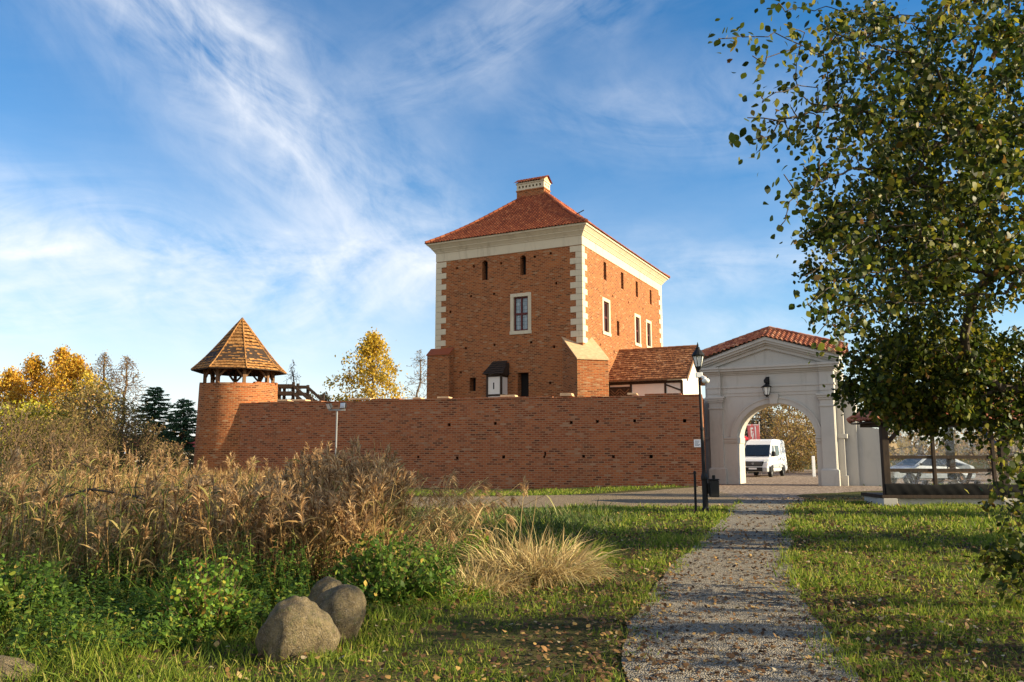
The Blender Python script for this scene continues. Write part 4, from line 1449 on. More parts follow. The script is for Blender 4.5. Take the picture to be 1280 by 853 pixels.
def build_van():
    # local frame: front at y = 0, right-hand side of the picture is +x
    h = R(31)
    fr = Vector((15.85, 53.6, 0.0))
    root = thing('white_van', 'white delivery van with black grille parked beyond the gate arch', 'van', fr, -h)
    prof = [(.03, .38), (-.03, .62), (.0, .98), (.22, 1.16), (.62, 1.30), (1.55, 2.16), (1.95, 2.42), (2.6, 2.52), (5.35, 2.50), (5.50, 2.36), (5.56, .50), (5.4, .36)]
    wid = [.86, .95, .98, 1.0, 1.0, .90, .84, .82, .82, .84, 1.0, 1.0]
    loft_body(prof, wid, 'body', M['van_white'], root, .06)
    def on(a, b, t, off):    # point on the front outline between two (y, z)
        return Vector((0, a[0] + (b[0] - a[0]) * t, a[1] + (b[1] - a[1]) * t))
    ws = MB(); a, b = (.62, 1.30), (1.55, 2.16); nrm = Vector((0, -(b[1] - a[1]), b[0] - a[0])).normalized()
    def q(x, t, o): p = on(a, b, t, 0) + nrm * o; return (x, p.y, p.z)
    ws.hexa([q(-.90, .06, .004), q(.90, .06, .004), q(.80, .97, .004), q(-.80, .97, .004), q(-.88, .08, .014), q(.88, .08, .014), q(.785, .95, .014), q(-.785, .95, .014)])
    ws.build('windscreen', M['glass_dark'], root)
    wp = MB(); 
    for x in (-.55, .1): wp.bar(q(x, .07, .03), q(x + .55, .16, .03), .025)
    wp.build('wipers', M['black_plastic'], root)
    g = MB(); g.hexa([(-.60, -.055, .72), (.60, -.055, .72), (.60, .05, .72), (-.60, .05, .72), (-.72, -.02, 1.03), (.72, -.02, 1.03), (.70, .12, 1.05), (-.70, .12, 1.05)])
    go = g.build('grille', M['black_plastic'], root, bevel=.015)
    bar = MB()
    for z in (.80, .88, .96): bar.box(-.60, .60, -.065 + (z - .72) * .1, -.03, z, z + .018)
    bar.build('grille_bars', M['rim'], go)
    e = MB(); e.tube([(-.0, -.075, .90), (0, -.03, .90)], .075, 16); e.build('badge', M['rim'], go)
    bp = MB(); bp.hexa([(-.93, -.07, .36), (.93, -.07, .36), (.95, .3, .36), (-.95, .3, .36), (-.93, -.09, .66), (.93, -.09, .66), (.97, .3, .62), (-.97, .3, .62)])
    bp.build('bumper', M['grey_metal'], root, bevel=.03)
    lo = MB(); lo.box(-.62, .62, -.112, -.05, .40, .66); lo.build('lower_grille', M['black_plastic'], root)
    pl = MB(); pl.box(-.26, .26, -.125, -.113, .52, .63); pl.build('number_plate', M['white'], root)
    for s in (-1, 1):
        l = MB(); l.hexa([(s * .66, -.035, .98), (s * .985, .10, .98), (s * .99, .30, .98), (s * .66, .1, .98), (s * .74, .05, 1.17), (s * 1.005, .22, 1.19), (s * 1.005, .42, 1.19), (s * .74, .3, 1.17)])
        l.build('headlight', M['headlight'], root, bevel=.01)
        m = MB(); m.box(s * 1.0, s * 1.22, .92, 1.04, 1.36, 1.70); m.box(s * .9, s * 1.02, .95, 1.0, 1.4, 1.48)
        m.build('wing_mirror', M['black_plastic'], root, bevel=.03)
        sw = MB(); xx = lambda z: s * (1.0 - (z - 1.30) * .105 + .006)
        sw.hexa([(xx(1.38), 1.02, 1.38), (xx(1.38), 1.95, 1.38), (xx(2.1), 1.95, 2.1), (xx(2.1), 1.66, 2.1)] + [(xx(1.38) - s * .03, 1.02, 1.38), (xx(1.38) - s * .03, 1.95, 1.38), (xx(2.1) - s * .03, 1.95, 2.1), (xx(2.1) - s * .03, 1.66, 2.1)])
        sw.build('door_window', M['glass_dark'], root)
        rw = MB(); rw.hexa([(xx(1.42), 2.25, 1.42), (xx(1.42), 3.25, 1.42), (xx(2.1), 3.25, 2.1), (xx(2.1), 2.25, 2.1)] + [(xx(1.42) - s * .03, 2.25, 1.42), (xx(1.42) - s * .03, 3.25, 1.42), (xx(2.1) - s * .03, 3.25, 2.1), (xx(2.1) - s * .03, 2.25, 2.1)])
        rw.build('side_window', M['glass_dark'], root)
        tr = MB(); tr.box(s * .985, s * 1.012, 1.35, 4.1, .62, .86); tr.build('side_moulding', M['grey_metal'], root)
        for y in (2.08, 3.38):
            ln = MB(); ln.box(s * .99, s * 1.004, y, y + .018, .5, 1.3); ln.build('door_gap', M['black_plastic'], root)
        for y in (.92, 4.25):
            ar = MB(); n = 14
            pts = [(s * .992, y + .44 * math.cos(math.pi * i / n), .36 + .44 * math.sin(math.pi * i / n)) for i in range(n + 1)]
            pts2 = [(s * 1.006, p[1], p[2]) for p in pts]
            ar.add(pts + pts2, [tuple(range(n + 1)), tuple(range(2 * n + 1, n, -1))] + [(i, i + 1, n + 2 + i, n + 1 + i) for i in range(n)])
            ar.build('wheel_arch', M['black_plastic'], root)
            wheel(root, s * 1.012, y, .34, .22, s)


build_van()


def build_car(name, label, loc, rz, paint):
    root = thing(name, label, 'car', loc, rz)
    prof = [(.0, .35), (-.04, .55), (.05, .74), (1.05, .92), (1.85, 1.40), (2.3, 1.48), (3.2, 1.45), (4.05, 1.02), (4.35, .92), (4.4, .45), (4.3, .32)]
    wid = [.80, .86, .86, .86, .66, .62, .62, .84, .85, .86, .84]
    loft_body(prof, wid, 'body', paint, root, .04)
    w = MB()
    a, b = (1.05, .92), (1.85, 1.40); n = Vector((0, -(b[1] - a[1]), b[0] - a[0])).normalized()
    q = lambda x, t, o, a=a, b=b, n=n: (x, a[0] + (b[0] - a[0]) * t + n.y * o, a[1] + (b[1] - a[1]) * t + n.z * o)
    w.hexa([q(-.78, .1, .003), q(.78, .1, .003), q(.64, .95, .003), q(-.64, .95, .003), q(-.77, .11, .012), q(.77, .11, .012), q(.63, .94, .012), q(-.63, .94, .012)])
    w.build('windscreen', M['glass_dark'], root)
    for s in (-1, 1):
        g = MB(); xx = lambda z: s * (.855 - (z - .95) * .42 + .008)
        o = s * .03
        A = [(xx(.98), 1.35), (xx(.98), 3.75)]
        g.hexa([(xx(.99), 1.35, .99), (xx(.99), 3.85, .99), (xx(1.38), 3.2, 1.38), (xx(1.38), 2.0, 1.38), (xx(.99) - o, 1.35, .99), (xx(.99) - o, 3.85, .99), (xx(1.38) - o, 3.2, 1.38), (xx(1.38) - o, 2.0, 1.38)])
        g.build('side_window', M['glass_dark'], root)
        for y in (.85, 3.5): wheel(root, s * .88, y, .31, .2, s)
        l = MB(); l.box(s * .5, s * .84, -.05, .15, .60, .72); l.build('headlight', M['headlight'], root, bevel=.02)
        m = MB(); m.box(s * .86, s * 1.02, 1.35, 1.45, .98, 1.1); m.build('wing_mirror', M['black_plastic'], root, bevel=.02)
    p = MB(); p.box(-.26, .26, -.055, -.03, .42, .52); p.build('number_plate', M['white'], root)


build_car('parked_car', 'silver blue parked car seen through the clear sheets of the pavilion', (18.6, 40.8, 0), R(-82), M['car_paint'])


def build_banner():
    root = thing('banner', 'red and white banner with a white emblem on a pole behind the van', 'banner', (17.45, 58.6, 0), R(-12))
    root.scale = (.68, .68, 1.0)
    p = MB(); p.tube([(.62, 0, 0), (.62, 0, 3.85)], .04, 8); p.build('pole', M['grey_metal'], root)
    n = 10; V = []; Q = []
    for i in range(n + 1):
        x = -.62 + 1.2 * i / n
        for z in (2.35, 3.65): V += [(x + (.1 if z < 3 else 0), .07 * math.sin(i * 1.1), z), (x + (.1 if z < 3 else 0), .07 * math.sin(i * 1.1) + .012, z)]
    c = MB()
    fs = []
    for i in range(n):
        a = i * 4; b = a + 4
        fs += [(a, b, b + 2, a + 2), (a + 1, a + 3, b + 3, b + 1), (a + 2, b + 2, b + 3, a + 3), (a, a + 1, b + 1, b)]
    c.add(V, fs); co = c.build('cloth', M['banner_red'], root)
    e = MB()
    def strip(x0, z0, x1, z1, w):
        f = lambda x: .07 * math.sin((x + .62) / 1.2 * 10 * 1.1) - .018
        e.bar((x0, f(x0), z0), (x1, f(x1), z1), w, .012, up=(0, 1, 0))
    strip(-.58, 3.60, .52, 3.60, .06); strip(.18, 3.5, .18, 2.5, .20); strip(-.22, 3.35, -.02, 3.35, .12); strip(-.22, 3.1, .0, 3.1, .1); strip(-.24, 3.4, -.2, 2.75, .1); strip(-.02, 3.0, -.1, 2.6, .1); strip(-.4, 2.5, .1, 2.5, .08)
    e.build('emblem', M['white'], co)


build_banner()
sb = MB(); sb.box(-.10, .10, -.04, .04, -.05, 1.38)
tag(sb.build('white_marker', M['white'], loc=(20.35, 55.0, 0), bevel=.02), 'white upright marker post beyond the right side of the arch', 'post')
rt = thing('red_canopy', 'small red market canopy half hidden behind the van and arch', 'canopy', (17.2, 62.5, 0))
c_ = MB(); c_.hexa([(-1.2, -1, 2.55), (1.2, -1, 2.55), (1.2, 1, 2.55), (-1.2, 1, 2.55), (-.1, -.1, 3.15), (.1, -.1, 3.15), (.1, .1, 3.15), (-.1, .1, 3.15)]); c_.build('roof_cloth', M['red'], rt)
for sx in (-1.1, 1.1):
    for sy in (-.9, .9):
        c_ = MB(); c_.box(sx - .03, sx + .03, sy - .03, sy + .03, -.05, 2.55); c_.build('pole', M['grey_metal'], rt)


# ------------------------------------------------------------------ the pavilion on the right
def mat_sheet():
    m, t, b = new_mat('clear_sheet')
    tr = t.node('ShaderNodeBsdfTransparent'); gl = t.node('ShaderNodeBsdfGlossy'); df = t.node('ShaderNodeBsdfDiffuse')
    gl.inputs['Roughness'].default_value = .12
    df.inputs[0].default_value = (.6, .62, .64, 1)
    tc = t.node('ShaderNodeTexCoord')
    n = t.noise(t.mapping(tc.outputs['Object'], scale=(1.2, 1, .8), rot=(0, .8, 0)), 2.0, 4, .6, 1.0)
    bump_ = t.node('ShaderNodeBump'); bump_.inputs['Strength'].default_value = .6; bump_.inputs['Distance'].default_value = .2
    t.l.new(n, bump_.inputs['Height']); t.l.new(bump_.outputs[0], gl.inputs['Normal'])
    a = t.node('ShaderNodeMixShader'); a.inputs[0].default_value = .45
    t.l.new(df.outputs[0], a.inputs[1]); t.l.new(gl.outputs[0], a.inputs[2])
    x = t.node('ShaderNodeMixShader')
    t.l.new(t.m('MULTIPLY', t.m('SUBTRACT', n, .25), .55, clamp=True), x.inputs[0])
    t.l.new(tr.outputs[0], x.inputs[1]); t.l.new(a.outputs[0], x.inputs[2])
    t.l.new(x.outputs[0], t.n.get('Material Output').inputs[0])
    return m


M['sheet'] = mat_sheet()
M['tarp'] = mat_plain('black_tarpaulin', (.006, .006, .007), .8, .1, 3, spec=.15)


def build_pavilion():
    root = thing('pavilion', 'dark timber pavilion with clay tile roof, clear side sheets and pale plinth', 'pavilion', (11.35, 25.0, 0), R(-1.5))
    W_, D_ = 5.6, 1.5
    b = MB(); b.box(.0, W_, .02, D_, -.3, .22); b.build('plinth', M['gate_plaster'], root, bevel=.01)
    for x in (-.06, 3.55, W_ - .35):
        b = MB(); b.box(x, x + .42, -.10, .35, -.3, .225); b.build('plinth_pier', M['gate_plaster'], root, bevel=.012)
    b = MB(); b.box(-.08, W_ + .05, -.08, D_ + .05, .23, .33); b.build('floor_beam', M['timber'], root)
    xs = (.05, 1.55, 3.35, 3.62, 5.4)
    for x in xs:
        w = .2 if x in (.05, 3.62, 5.4) else .10
        p = MB(); p.box(x, x + w, 0, w, .33, 2.55); p.build('post', M['timber'], root, bevel=.01)
    for x in (2.7, 5.4):
        p = MB(); p.box(x, x + .2, D_ - .2, D_, .33, 2.55); p.build('post', M['timber'], root, bevel=.01)
    for z in (1.02, 1.42):
        r = MB(); r.box(.25, 3.35, .03, .11, z, z + .10); r.box(3.82, 5.4, .03, .11, z, z + .10); r.build('rail', M['timber'], root)
    r = MB(); r.box(0, W_, 0, .2, 2.42, 2.60); r.box(0, W_, D_ - .2, D_, 2.42, 2.6); r.box(0, .2, .2, D_ - .2, 2.43, 2.6); r.box(W_ - .2, W_, .2, D_ - .2, 2.43, 2.6); r.build('wall_plate', M['timber'], root)
    for x0, x1 in ((.2, .75), (3.55, 3.0), (3.85, 4.4)):
        k = MB(); k.bar((x0, .1, 1.85), (x1, .1, 2.45), .12, .10); k.build('brace', M['timber'] if x0 != 3.55 else M['blue'], root)
    nx_, nz_ = 120, 8
    V = []; Q = []
    for i in range(nx_ + 1):
        for k in range(nz_ + 1):
            x = .01 + (W_ - .02) * i / nx_; q = k / nz_
            V.append((x, -.055 - .006 * math.sin(x * 7.3 + 2 * math.sin(q * 4 + x)) - .003 * math.sin(x * 19 + q * 5) - .02 * math.sin(q * 3.1), .30 + q * (.36 + .02 * math.sin(x * 3.1))))
    for i in range(nx_):
        for k in range(nz_):
            a = i * (nz_ + 1) + k; Q.append((a, a + nz_ + 1, a + nz_ + 2, a + 1))
    tp = np_mesh('tarpaulin', np.array(V), np.array(Q), M['tarp'], root, smooth=True)
    sd = tp.modifiers.new('thickness', 'SOLIDIFY'); sd.thickness = .012
    for x0, x1 in ((.26, 1.54), (1.66, 3.34), (3.83, 5.39)):
        s = MB(); s.box(x0, x1, .14, .143, .62, 2.42); s.build('clear_sheet', M['sheet'], root)
    oh = .26; e = 2.58; run = D_ / 2 + oh; rise = .80
    pr = lambda q: q / run * rise
    x0, x1, y0, y1 = -oh, W_ + oh, -oh, D_ + oh
    lst = [tiles((x0, y0, e), (1, 0, 0), (0, 1, 0), run, pr, lambda q: q, lambda q: (x1 - x0) - q, .24, 10, thick=.045, jit=.2),
           tiles((x0, y1, e), (0, -1, 0), (1, 0, 0), run, pr, lambda q: q, lambda q: (y1 - y0) - q, .24, 10, thick=.045, jit=.2),
           tiles((x1, y1, e), (-1, 0, 0), (0, -1, 0), run, pr, lambda q: q, lambda q: (x1 - x0) - q, .24, 10, thick=.045),
           tiles((x1, y0, e), (0, 1, 0), (-1, 0, 0), run, pr, lambda q: q, lambda q: (y1 - y0) - q, .24, 10, thick=.045)]
    V, Q = cat_vq(*lst); rf = np_mesh('roof', V, Q, M['tile_gate'], root)
    for a, b in (((x0, y0, e + .06), (x0 + run, y0 + run, e + rise + .06)), ((x0, y1, e + .06), (x0 + run, y1 - run, e + rise + .06)), ((x1, y0, e + .06), (x1 - run, y0 + run, e + rise + .06)), ((x0 + run, y0 + run, e + rise + .07), (x1 - run, y0 + run, e + rise + .07))):
        ridge_caps([a, b], .10, .36).build('ridge_tiles', M['tile_gate'], rf)
    so_ = MB(); so_.box(x0 + .05, x1 - .05, y0 + .05, y1 - .05, 2.52, 2.56); so_.build('soffit', M['timber'], rf)
    return root


build_pavilion()


def build_bench():
    root = thing('wooden_bench', 'brown wooden table and bench inside the pavilion', 'bench', (12.7, 25.9, .33), R(4))
    t = MB(); t.box(0, 2.2, 0, .75, .62, .68); t.build('tabletop', M['timber_mid'], root, bevel=.01)
    t = MB(); t.box(.0, 2.2, -.5, -.2, .38, .43); t.build('seat', M['timber_mid'], root, bevel=.01)
    for x in (.2, 1.9):
        t = MB(); t.bar((x, .1, 0), (x, .6, .62), .09); t.bar((x + .1, .6, 0), (x + .1, .1, .62), .09); t.bar((x, -.35, 0), (x, -.35, .38), .09, .2); t.build('leg', M['timber_mid'], root)
    for i, x in enumerate((.55, .8)): pass


build_bench()


# ------------------------------------------------------------------ boulders
def boulder(name, label, loc, size, seed, shape=0.0, rz=0.0, group=None, lean=0.0):
    r = np.random.default_rng(seed)
    bm = bmesh.new(); bmesh.ops.create_icosphere(bm, subdivisions=5, radius=1)
    W_ = [(r.normal(size=3) * k, r.uniform(0, 6.28), a) for k, a in ((1.1, .10), (1.4, .08), (2.2, .05), (3.1, .03), (4.5, .018), (8, .014), (14, .008), (26, .005), (45, .003)) for _ in range(2)]
    cuts = [(unit(r.normal(size=3)), r.uniform(.86, 1.0)) for _ in range(5)]
    for v in bm.verts:
        p = np.array(v.co)
        f = 1 + sum(a * math.sin(float(np.dot(k, p)) + ph) for k, ph, a in W_)
        p = p * f
        for n, dd in cuts:
            s = float(np.dot(n, p)) - dd
            if s > 0: p = p - n * s * .7
        if p[2] > 0: p[0] *= 1 - shape * p[2]; p[1] *= 1 - shape * p[2]
        p[0] += lean * p[2]
        v.co = Vector(p * np.array(size))
    me = bpy.data.meshes.new(name); bm.to_mesh(me); bm.free()
    me.polygons.foreach_set('use_smooth', [True] * len(me.polygons))
    o = link_mesh(name, me, M['boulder'], loc=loc); o.rotation_euler = (0, 0, rz)
    return tag(o, label, 'boulder', group)


boulder('boulder', 'largest mossy granite boulder at the edge of the grass', (-1.74, 6.66, .14), (.285, .24, .285), 31, .14, rz=.2, group='boulders by the path', lean=.10)
boulder('boulder', 'rounded dark boulder behind and right of the largest one', (-1.50, 7.35, .17), (.205, .19, .235), 4, .05, group='boulders by the path')
boulder('boulder', 'smooth grey boulder rearmost, peeping out between the two others', (-1.72, 7.8, .17), (.21, .2, .23), 8, .08, group='boulders by the path')
boulder('stone', 'low brown stone lying in the grass at the lower left corner', (-3.62, 6.0, .02), (.22, .16, .12), 15)
#PART4
# ------------------------------------------------------------------ trees
def mst(points, chain, bf=.25):
    """join scattered crown points to a trunk chain, nearest first (balanced spanning tree)"""
    pts = np.concatenate([chain, points]); n = len(pts); k = len(chain)
    par = np.full(n, -1); plen = np.zeros(n)
    for i in range(1, k): par[i] = i - 1; plen[i] = plen[i - 1] + .25 * np.linalg.norm(chain[i] - chain[i - 1])
    best = np.full(n, 1e18); bp = np.zeros(n, int); done = np.zeros(n, bool); done[:k] = True
    k0 = max(1, k // 3) if k > 2 else 0
    for i in range(k0, k):
        d = np.linalg.norm(pts - pts[i], axis=1); c = d + bf * plen[i]
        u = c < best; best[u] = c[u]; bp[u] = i
    order = []
    for _ in range(n - k):
        b = np.where(done, 1e18, best); i = int(np.argmin(b))
        par[i] = bp[i]; plen[i] = plen[par[i]] + np.linalg.norm(pts[i] - pts[par[i]]); done[i] = True; order.append(i)
        d = np.linalg.norm(pts - pts[i], axis=1); c = d + bf * plen[i]
        u = (c < best) & ~done; best[u] = c[u]; bp[u] = i
    tips = np.zeros(n)
    haschild = np.zeros(n, bool); haschild[par[par >= 0]] = True
    tips[~haschild] = 1
    for i in list(reversed(order)) + list(range(k - 1, 0, -1)): tips[par[i]] += tips[i]
    return pts, par, tips, haschild


def make_tree(name, label, cat, base, chain, points, r0, leaf_mat, leaves, lsize, bark, rmin=.012, bf=.25, droop=.3, twig=.35, parent_group=None, power=.5, sides=5, leaf_prof=LEAF, parts=('trunk', 'crown'), spread=.18, lw=.6, wts=None):
    base = np.array(base, float)
    pts, par, tips, hc = mst(points, np.array(chain, float), bf)
    rad = np.maximum(rmin, r0 * (tips / tips.max()) ** power)
    ch = np.where(par >= 0)[0]
    A = pts[par[ch]]; B = pts[ch]
    rb = rad[ch]; ra = np.minimum(rad[par[ch]], rb * 1.6)
    kk = len(chain)
    tr = ch < kk
    ra[tr] = rad[par[ch]][tr]
    # slight bend: split every branch in two with an offset joint
    mid = (A + B) / 2 + rng.normal(0, 1, A.shape) * (np.linalg.norm(B - A, axis=1) * .06)[:, None]
    rm = (ra + rb) / 2
    VQ = cat_vq(prisms(A, mid, ra, rm, sides), prisms(mid, B, rm, rb, sides))
    root = thing(name, label, cat, tuple(base), group=parent_group)
    V = VQ[0]
    np_mesh(parts[0], V, VQ[1], M[bark], root, smooth=True)
    if leaves:
        idx = np.where((np.arange(len(pts)) >= kk))[0]
        w = np.where(hc[idx], .5, 1.0)
        if wts is not None: w = w * wts
        w /= w.sum()
        pick = rng.choice(idx, leaves, p=w)
        t = rng.random(leaves)[:, None]
        P = pts[pick] * (1 - t * .6) + pts[par[pick]] * (t * .6) + rng.normal(0, spread, (leaves, 3))
        D = unit(rdir(leaves) + np.array([0, 0, -droop]))
        L = lsize * rng.uniform(.6, 1.25, leaves)
        V, Q = ribbons(P, D, L, L * lw * rng.uniform(.85, 1.1, leaves), droop=rng.uniform(0, .3, leaves), prof=leaf_prof, curl=rng.uniform(-.12, .12, leaves))
        np_mesh(parts[1], V, Q, M[leaf_mat], root)
    return root


def ell(n, c, r, shell=.5):
    d = rdir(n); q = rng.random(n)[:, None] ** shell
    return np.array(c) + d * q ** (1 / 1.6) * np.array(r)


def crown_pts(n, h0, h1, rmax, shape='birch'):
    z = rng.random(n)
    if shape == 'birch': prof = np.sin(math.pi * np.clip(z * .93 + .07, 0, 1)) ** .7 * (1 - .35 * z)
    elif shape == 'poplar': prof = (1 - z) ** .5 * .9 + .25
    elif shape == 'round': prof = np.sqrt(np.maximum(0, 1 - (2 * z - 1) ** 2))
    elif shape == 'vase': prof = .35 + .65 * z ** .8 * (1.15 - z * .6)
    rr = rmax * prof * np.sqrt(rng.random(n)); a = rng.random(n) * 2 * math.pi
    lump = 1 + .25 * np.sin(3 * a + z * 9) * np.sin(z * 14)
    return np.stack([rr * lump * np.cos(a), rr * lump * np.sin(a), h0 + z * (h1 - h0)], -1)


def trunk_chain(h, lean=(0, 0), n=6):
    t = np.linspace(0, 1, n)
    return np.stack([lean[0] * t ** 1.3 + .01 * h * np.sin(t * 9), lean[1] * t ** 1.3 + .01 * h * np.cos(t * 8), -.3 + (h + .3) * t], -1)


def tree_at(px, Y):
    p = F_pixel(px, 566, Y); return (p.x, p.y, float(gz(p.x, p.y)))


# golden birches, far left
for i, (px, Y, h, w, lab) in enumerate([(6, 78, 9.2, 3.0, 'golden birch at the left edge of the photo, lower than its neighbours'), (34, 80, 10.6, 2.4, 'golden birch with a narrow top, second from the left edge'),
                                         (68, 80, 11.4, 2.6, 'tallest golden birch of the row at the left'), (86, 76, 10.3, 2.8, 'golden orange birch at the right end of the row beside the bare trees')]):
    make_tree('golden_birch', lab, 'tree', tree_at(px, Y), trunk_chain(h * .9), crown_pts(460, 1.6, h * 1.05, w * 1.25, 'birch'), .16, 'birch_gold', 9500, .21, 'bark_grey', .014, .3, droop=.8, parent_group='golden birches at the left', spread=.28)
make_tree('lime_tree', 'bright yellow green bushy tree below the golden birches', 'tree', tree_at(30, 62), trunk_chain(3.5), crown_pts(300, .6, 5.6, 3.6, 'round'), .14, 'lime_leaf', 4200, .24, 'bark_grey', .012, .3, spread=.25)
make_tree('olive_tree', 'dull olive green tree between golden birches and bare trees', 'tree', tree_at(104, 70), trunk_chain(6.0), crown_pts(320, 1.2, 8.6, 3.4, 'round'), .15, 'yellow_leaf', 2600, .22, 'bark_grey', .012, .3, spread=.25)
make_tree('olive_tree', 'olive brown bushy tree standing before the bare trees', 'tree', tree_at(112, 60), trunk_chain(4.0), crown_pts(320, .8, 6.6, 3.6, 'round'), .15, 'olive_leaf', 4000, .2, 'bark_twig', .012, .3, spread=.25)
# bare trees
for px, Y, h, w, lab in [(122, 75, 11.2, 2.5, 'bare grey tree left of its bare neighbour by the spruces'), (151, 75, 10.8, 2.9, 'bare grey tree nearest to the dark spruces')]:
    make_tree('bare_tree', lab, 'tree', tree_at(px, Y), trunk_chain(h * .95), crown_pts(1500, 3.0, h, w, 'birch'), .17, 'tan_leaf', 900, .14, 'bark_twig', .020, .45, parent_group='bare trees at the left', power=.55)


def spruce(label, base, h, w, mat='needle', group=None, n=900, seed=1):
    r = np.random.default_rng(seed)
    root = thing('spruce', label, 'tree', base, group=group)
    A = []; B = []; ra = []; rb = []; NP = []; ND = []
    t = MB(); t.tube([(0, 0, -.3), (0, 0, h * .5), (0, 0, h)], [.16, .09, .012], 8)
    z = .5
    while z < h * .985:
        f = 1 - z / h; L = w * (f ** .62) * 1.0 + .08
        k = int(6 + 4 * f); a0 = r.uniform(0, 6.28)
        for i in range(k):
            a = a0 + 2 * math.pi * i / k + r.uniform(-.25, .25); l = L * r.uniform(.5, 1.15)
            d = np.array([math.cos(a), math.sin(a), -.0 - .22 * f + r.uniform(-.2, .2)])
            p0 = np.array([0, 0, z + r.uniform(-.1, .1)]); p1 = p0 + d * l; p1[2] += .10 * l
            A.append(p0); B.append(p1); ra.append(.03 * f + .008); rb.append(.005)
            m = max(4, int(l * 12))
            for q in np.linspace(.15, 1, m):
                for _ in range(4):
                    NP.append(p0 + (p1 - p0) * q); s = np.array([-math.sin(a), math.cos(a), 0]) * r.uniform(-1, 1)
                    ND.append(d * .7 + s + np.array([0, 0, r.uniform(-.45, .25)]))
        z += .14 + .14 * f
    to = t.build('trunk', M['bark'], root, smooth=True)
    V, Q = prisms(np.array(A), np.array(B), np.array(ra), np.array(rb), 4)
    np_mesh('branches', V, Q, M['bark'], root)
    NP = np.array(NP); ND = unit(np.array(ND))
    m = len(NP)
    V, Q = ribbons(NP, ND, rng.uniform(.16, .38, m), rng.uniform(.05, .10, m), prof=LANCE, droop=rng.uniform(0, .3, m))
    np_mesh('needles', V, Q, M[mat], root)
    return root


spruce('dark spruce left of its twin, beside the bare trees', tree_at(190, 74), 7.9, 3.3, group='two dark spruces', seed=3)
spruce('dark spruce closest to the round tower, slightly shorter', tree_at(227, 70), 6.6, 2.7, group='two dark spruces', seed=9)

# willow scrub across the far side of the reeds
for i, (px, Y, h, w, lm, lv, lab) in enumerate([
        (5, 34, 4.0, 2.0, 'scrub_leaf', 500, 'brown willow shrub at the left edge behind the reeds'),
        (52, 40, 3.6, 2.4, 'scrub_leaf', 1300, 'olive willow shrub below the lime coloured tree'),
        (100, 45, 3.8, 2.6, 'scrub_leaf', 1200, 'wide olive brown shrub in the middle of the scrub'),
        (132, 48, 4.6, 2.9, 'scrub_leaf', 1000, 'tall tan twiggy shrub in front of the bare trees'),
        (168, 52, 3.9, 2.6, 'scrub_leaf', 900, 'tan shrub at the foot of the left spruce'),
        (203, 56, 2.6, 2.0, 'tan_leaf', 700, 'low russet shrub at the foot of the right spruce'),
        (225, 50, 1.9, 1.6, 'olive_leaf', 500, 'lowest olive shrub next to the round tower'),
        (75, 30, 2.6, 1.6, 'scrub_leaf', 350, 'thin brown shrub rising out of the left reeds')]):
    root_ch = np.array([[0, 0, -.3], [0, 0, .15], [.02, 0, .3]])
    make_tree('willow_shrub', lab, 'shrub', tree_at(px, Y), root_ch, crown_pts(620, .3, h, w, 'vase'), .10, lm, lv * 2, .15, 'bark_twig', .010, .75, droop=.1, parent_group='willow scrub at the left', power=.5, sides=4, leaf_prof=BLADE[::-1] * 0 + np.array([.2, 1, .1]), parts=('branches', 'foliage'), lw=.4)
# dead branches leaning over the reeds, left
make_tree('dead_tree', 'leaning dead dark branches arching over the reeds at left', 'tree', (-8.3, 15.5, -.8), np.array([[-2.2, .4, .9], [-1.0, .2, 1.7], [.4, 0, 2.15], [1.7, -.2, 2.0], [2.9, -.3, 1.5]]) * np.array([.75, 1, .8]),
          np.concatenate([ell(40, (.5, 0, 2.0), (2.6, .5, .45)), ell(60, (.8, -.2, 1.5), (2.0, .6, .5))]), .026, None, 0, .1, 'bark', .007, .2, power=.55)

# trees behind the wall
make_tree('yellow_poplar', 'golden yellow tree rising behind the brick wall', 'tree', tree_at(463, 80), trunk_chain(11.5), np.concatenate([crown_pts(420, 2.0, 13.6, 4.4, 'birch'), crown_pts(90, 2.0, 9.5, 4.6, 'round') + np.array([-2.0, 0, 0])]), .2, 'yellow_leaf', 11000, .23, 'bark_grey', .016, .3, droop=.4, spread=.3, lw=.75)
make_tree('bare_tree', 'pale bare tree between the yellow tree and the keep', 'tree', tree_at(523, 84), trunk_chain(11.5), crown_pts(800, 2.5, 12.6, 2.5, 'birch'), .16, 'tan_leaf', 260, .16, 'bark_grey', .016, .5)
make_tree('bare_tree', 'thin bare tree showing behind the round tower roof', 'tree', tree_at(362, 74), trunk_chain(9.0), crown_pts(420, 2.5, 10.4, 1.5, 'birch'), .12, 'tan_leaf', 120, .14, 'bark_grey', .013, .5)
make_tree('dark_bush', 'dark green bush at the left foot of the yellow tree', 'shrub', tree_at(403, 76), trunk_chain(4.2), crown_pts(200, 1.0, 7.4, 1.7, 'birch'), .12, 'olive_leaf', 1500, .24, 'bark', .012, .3)

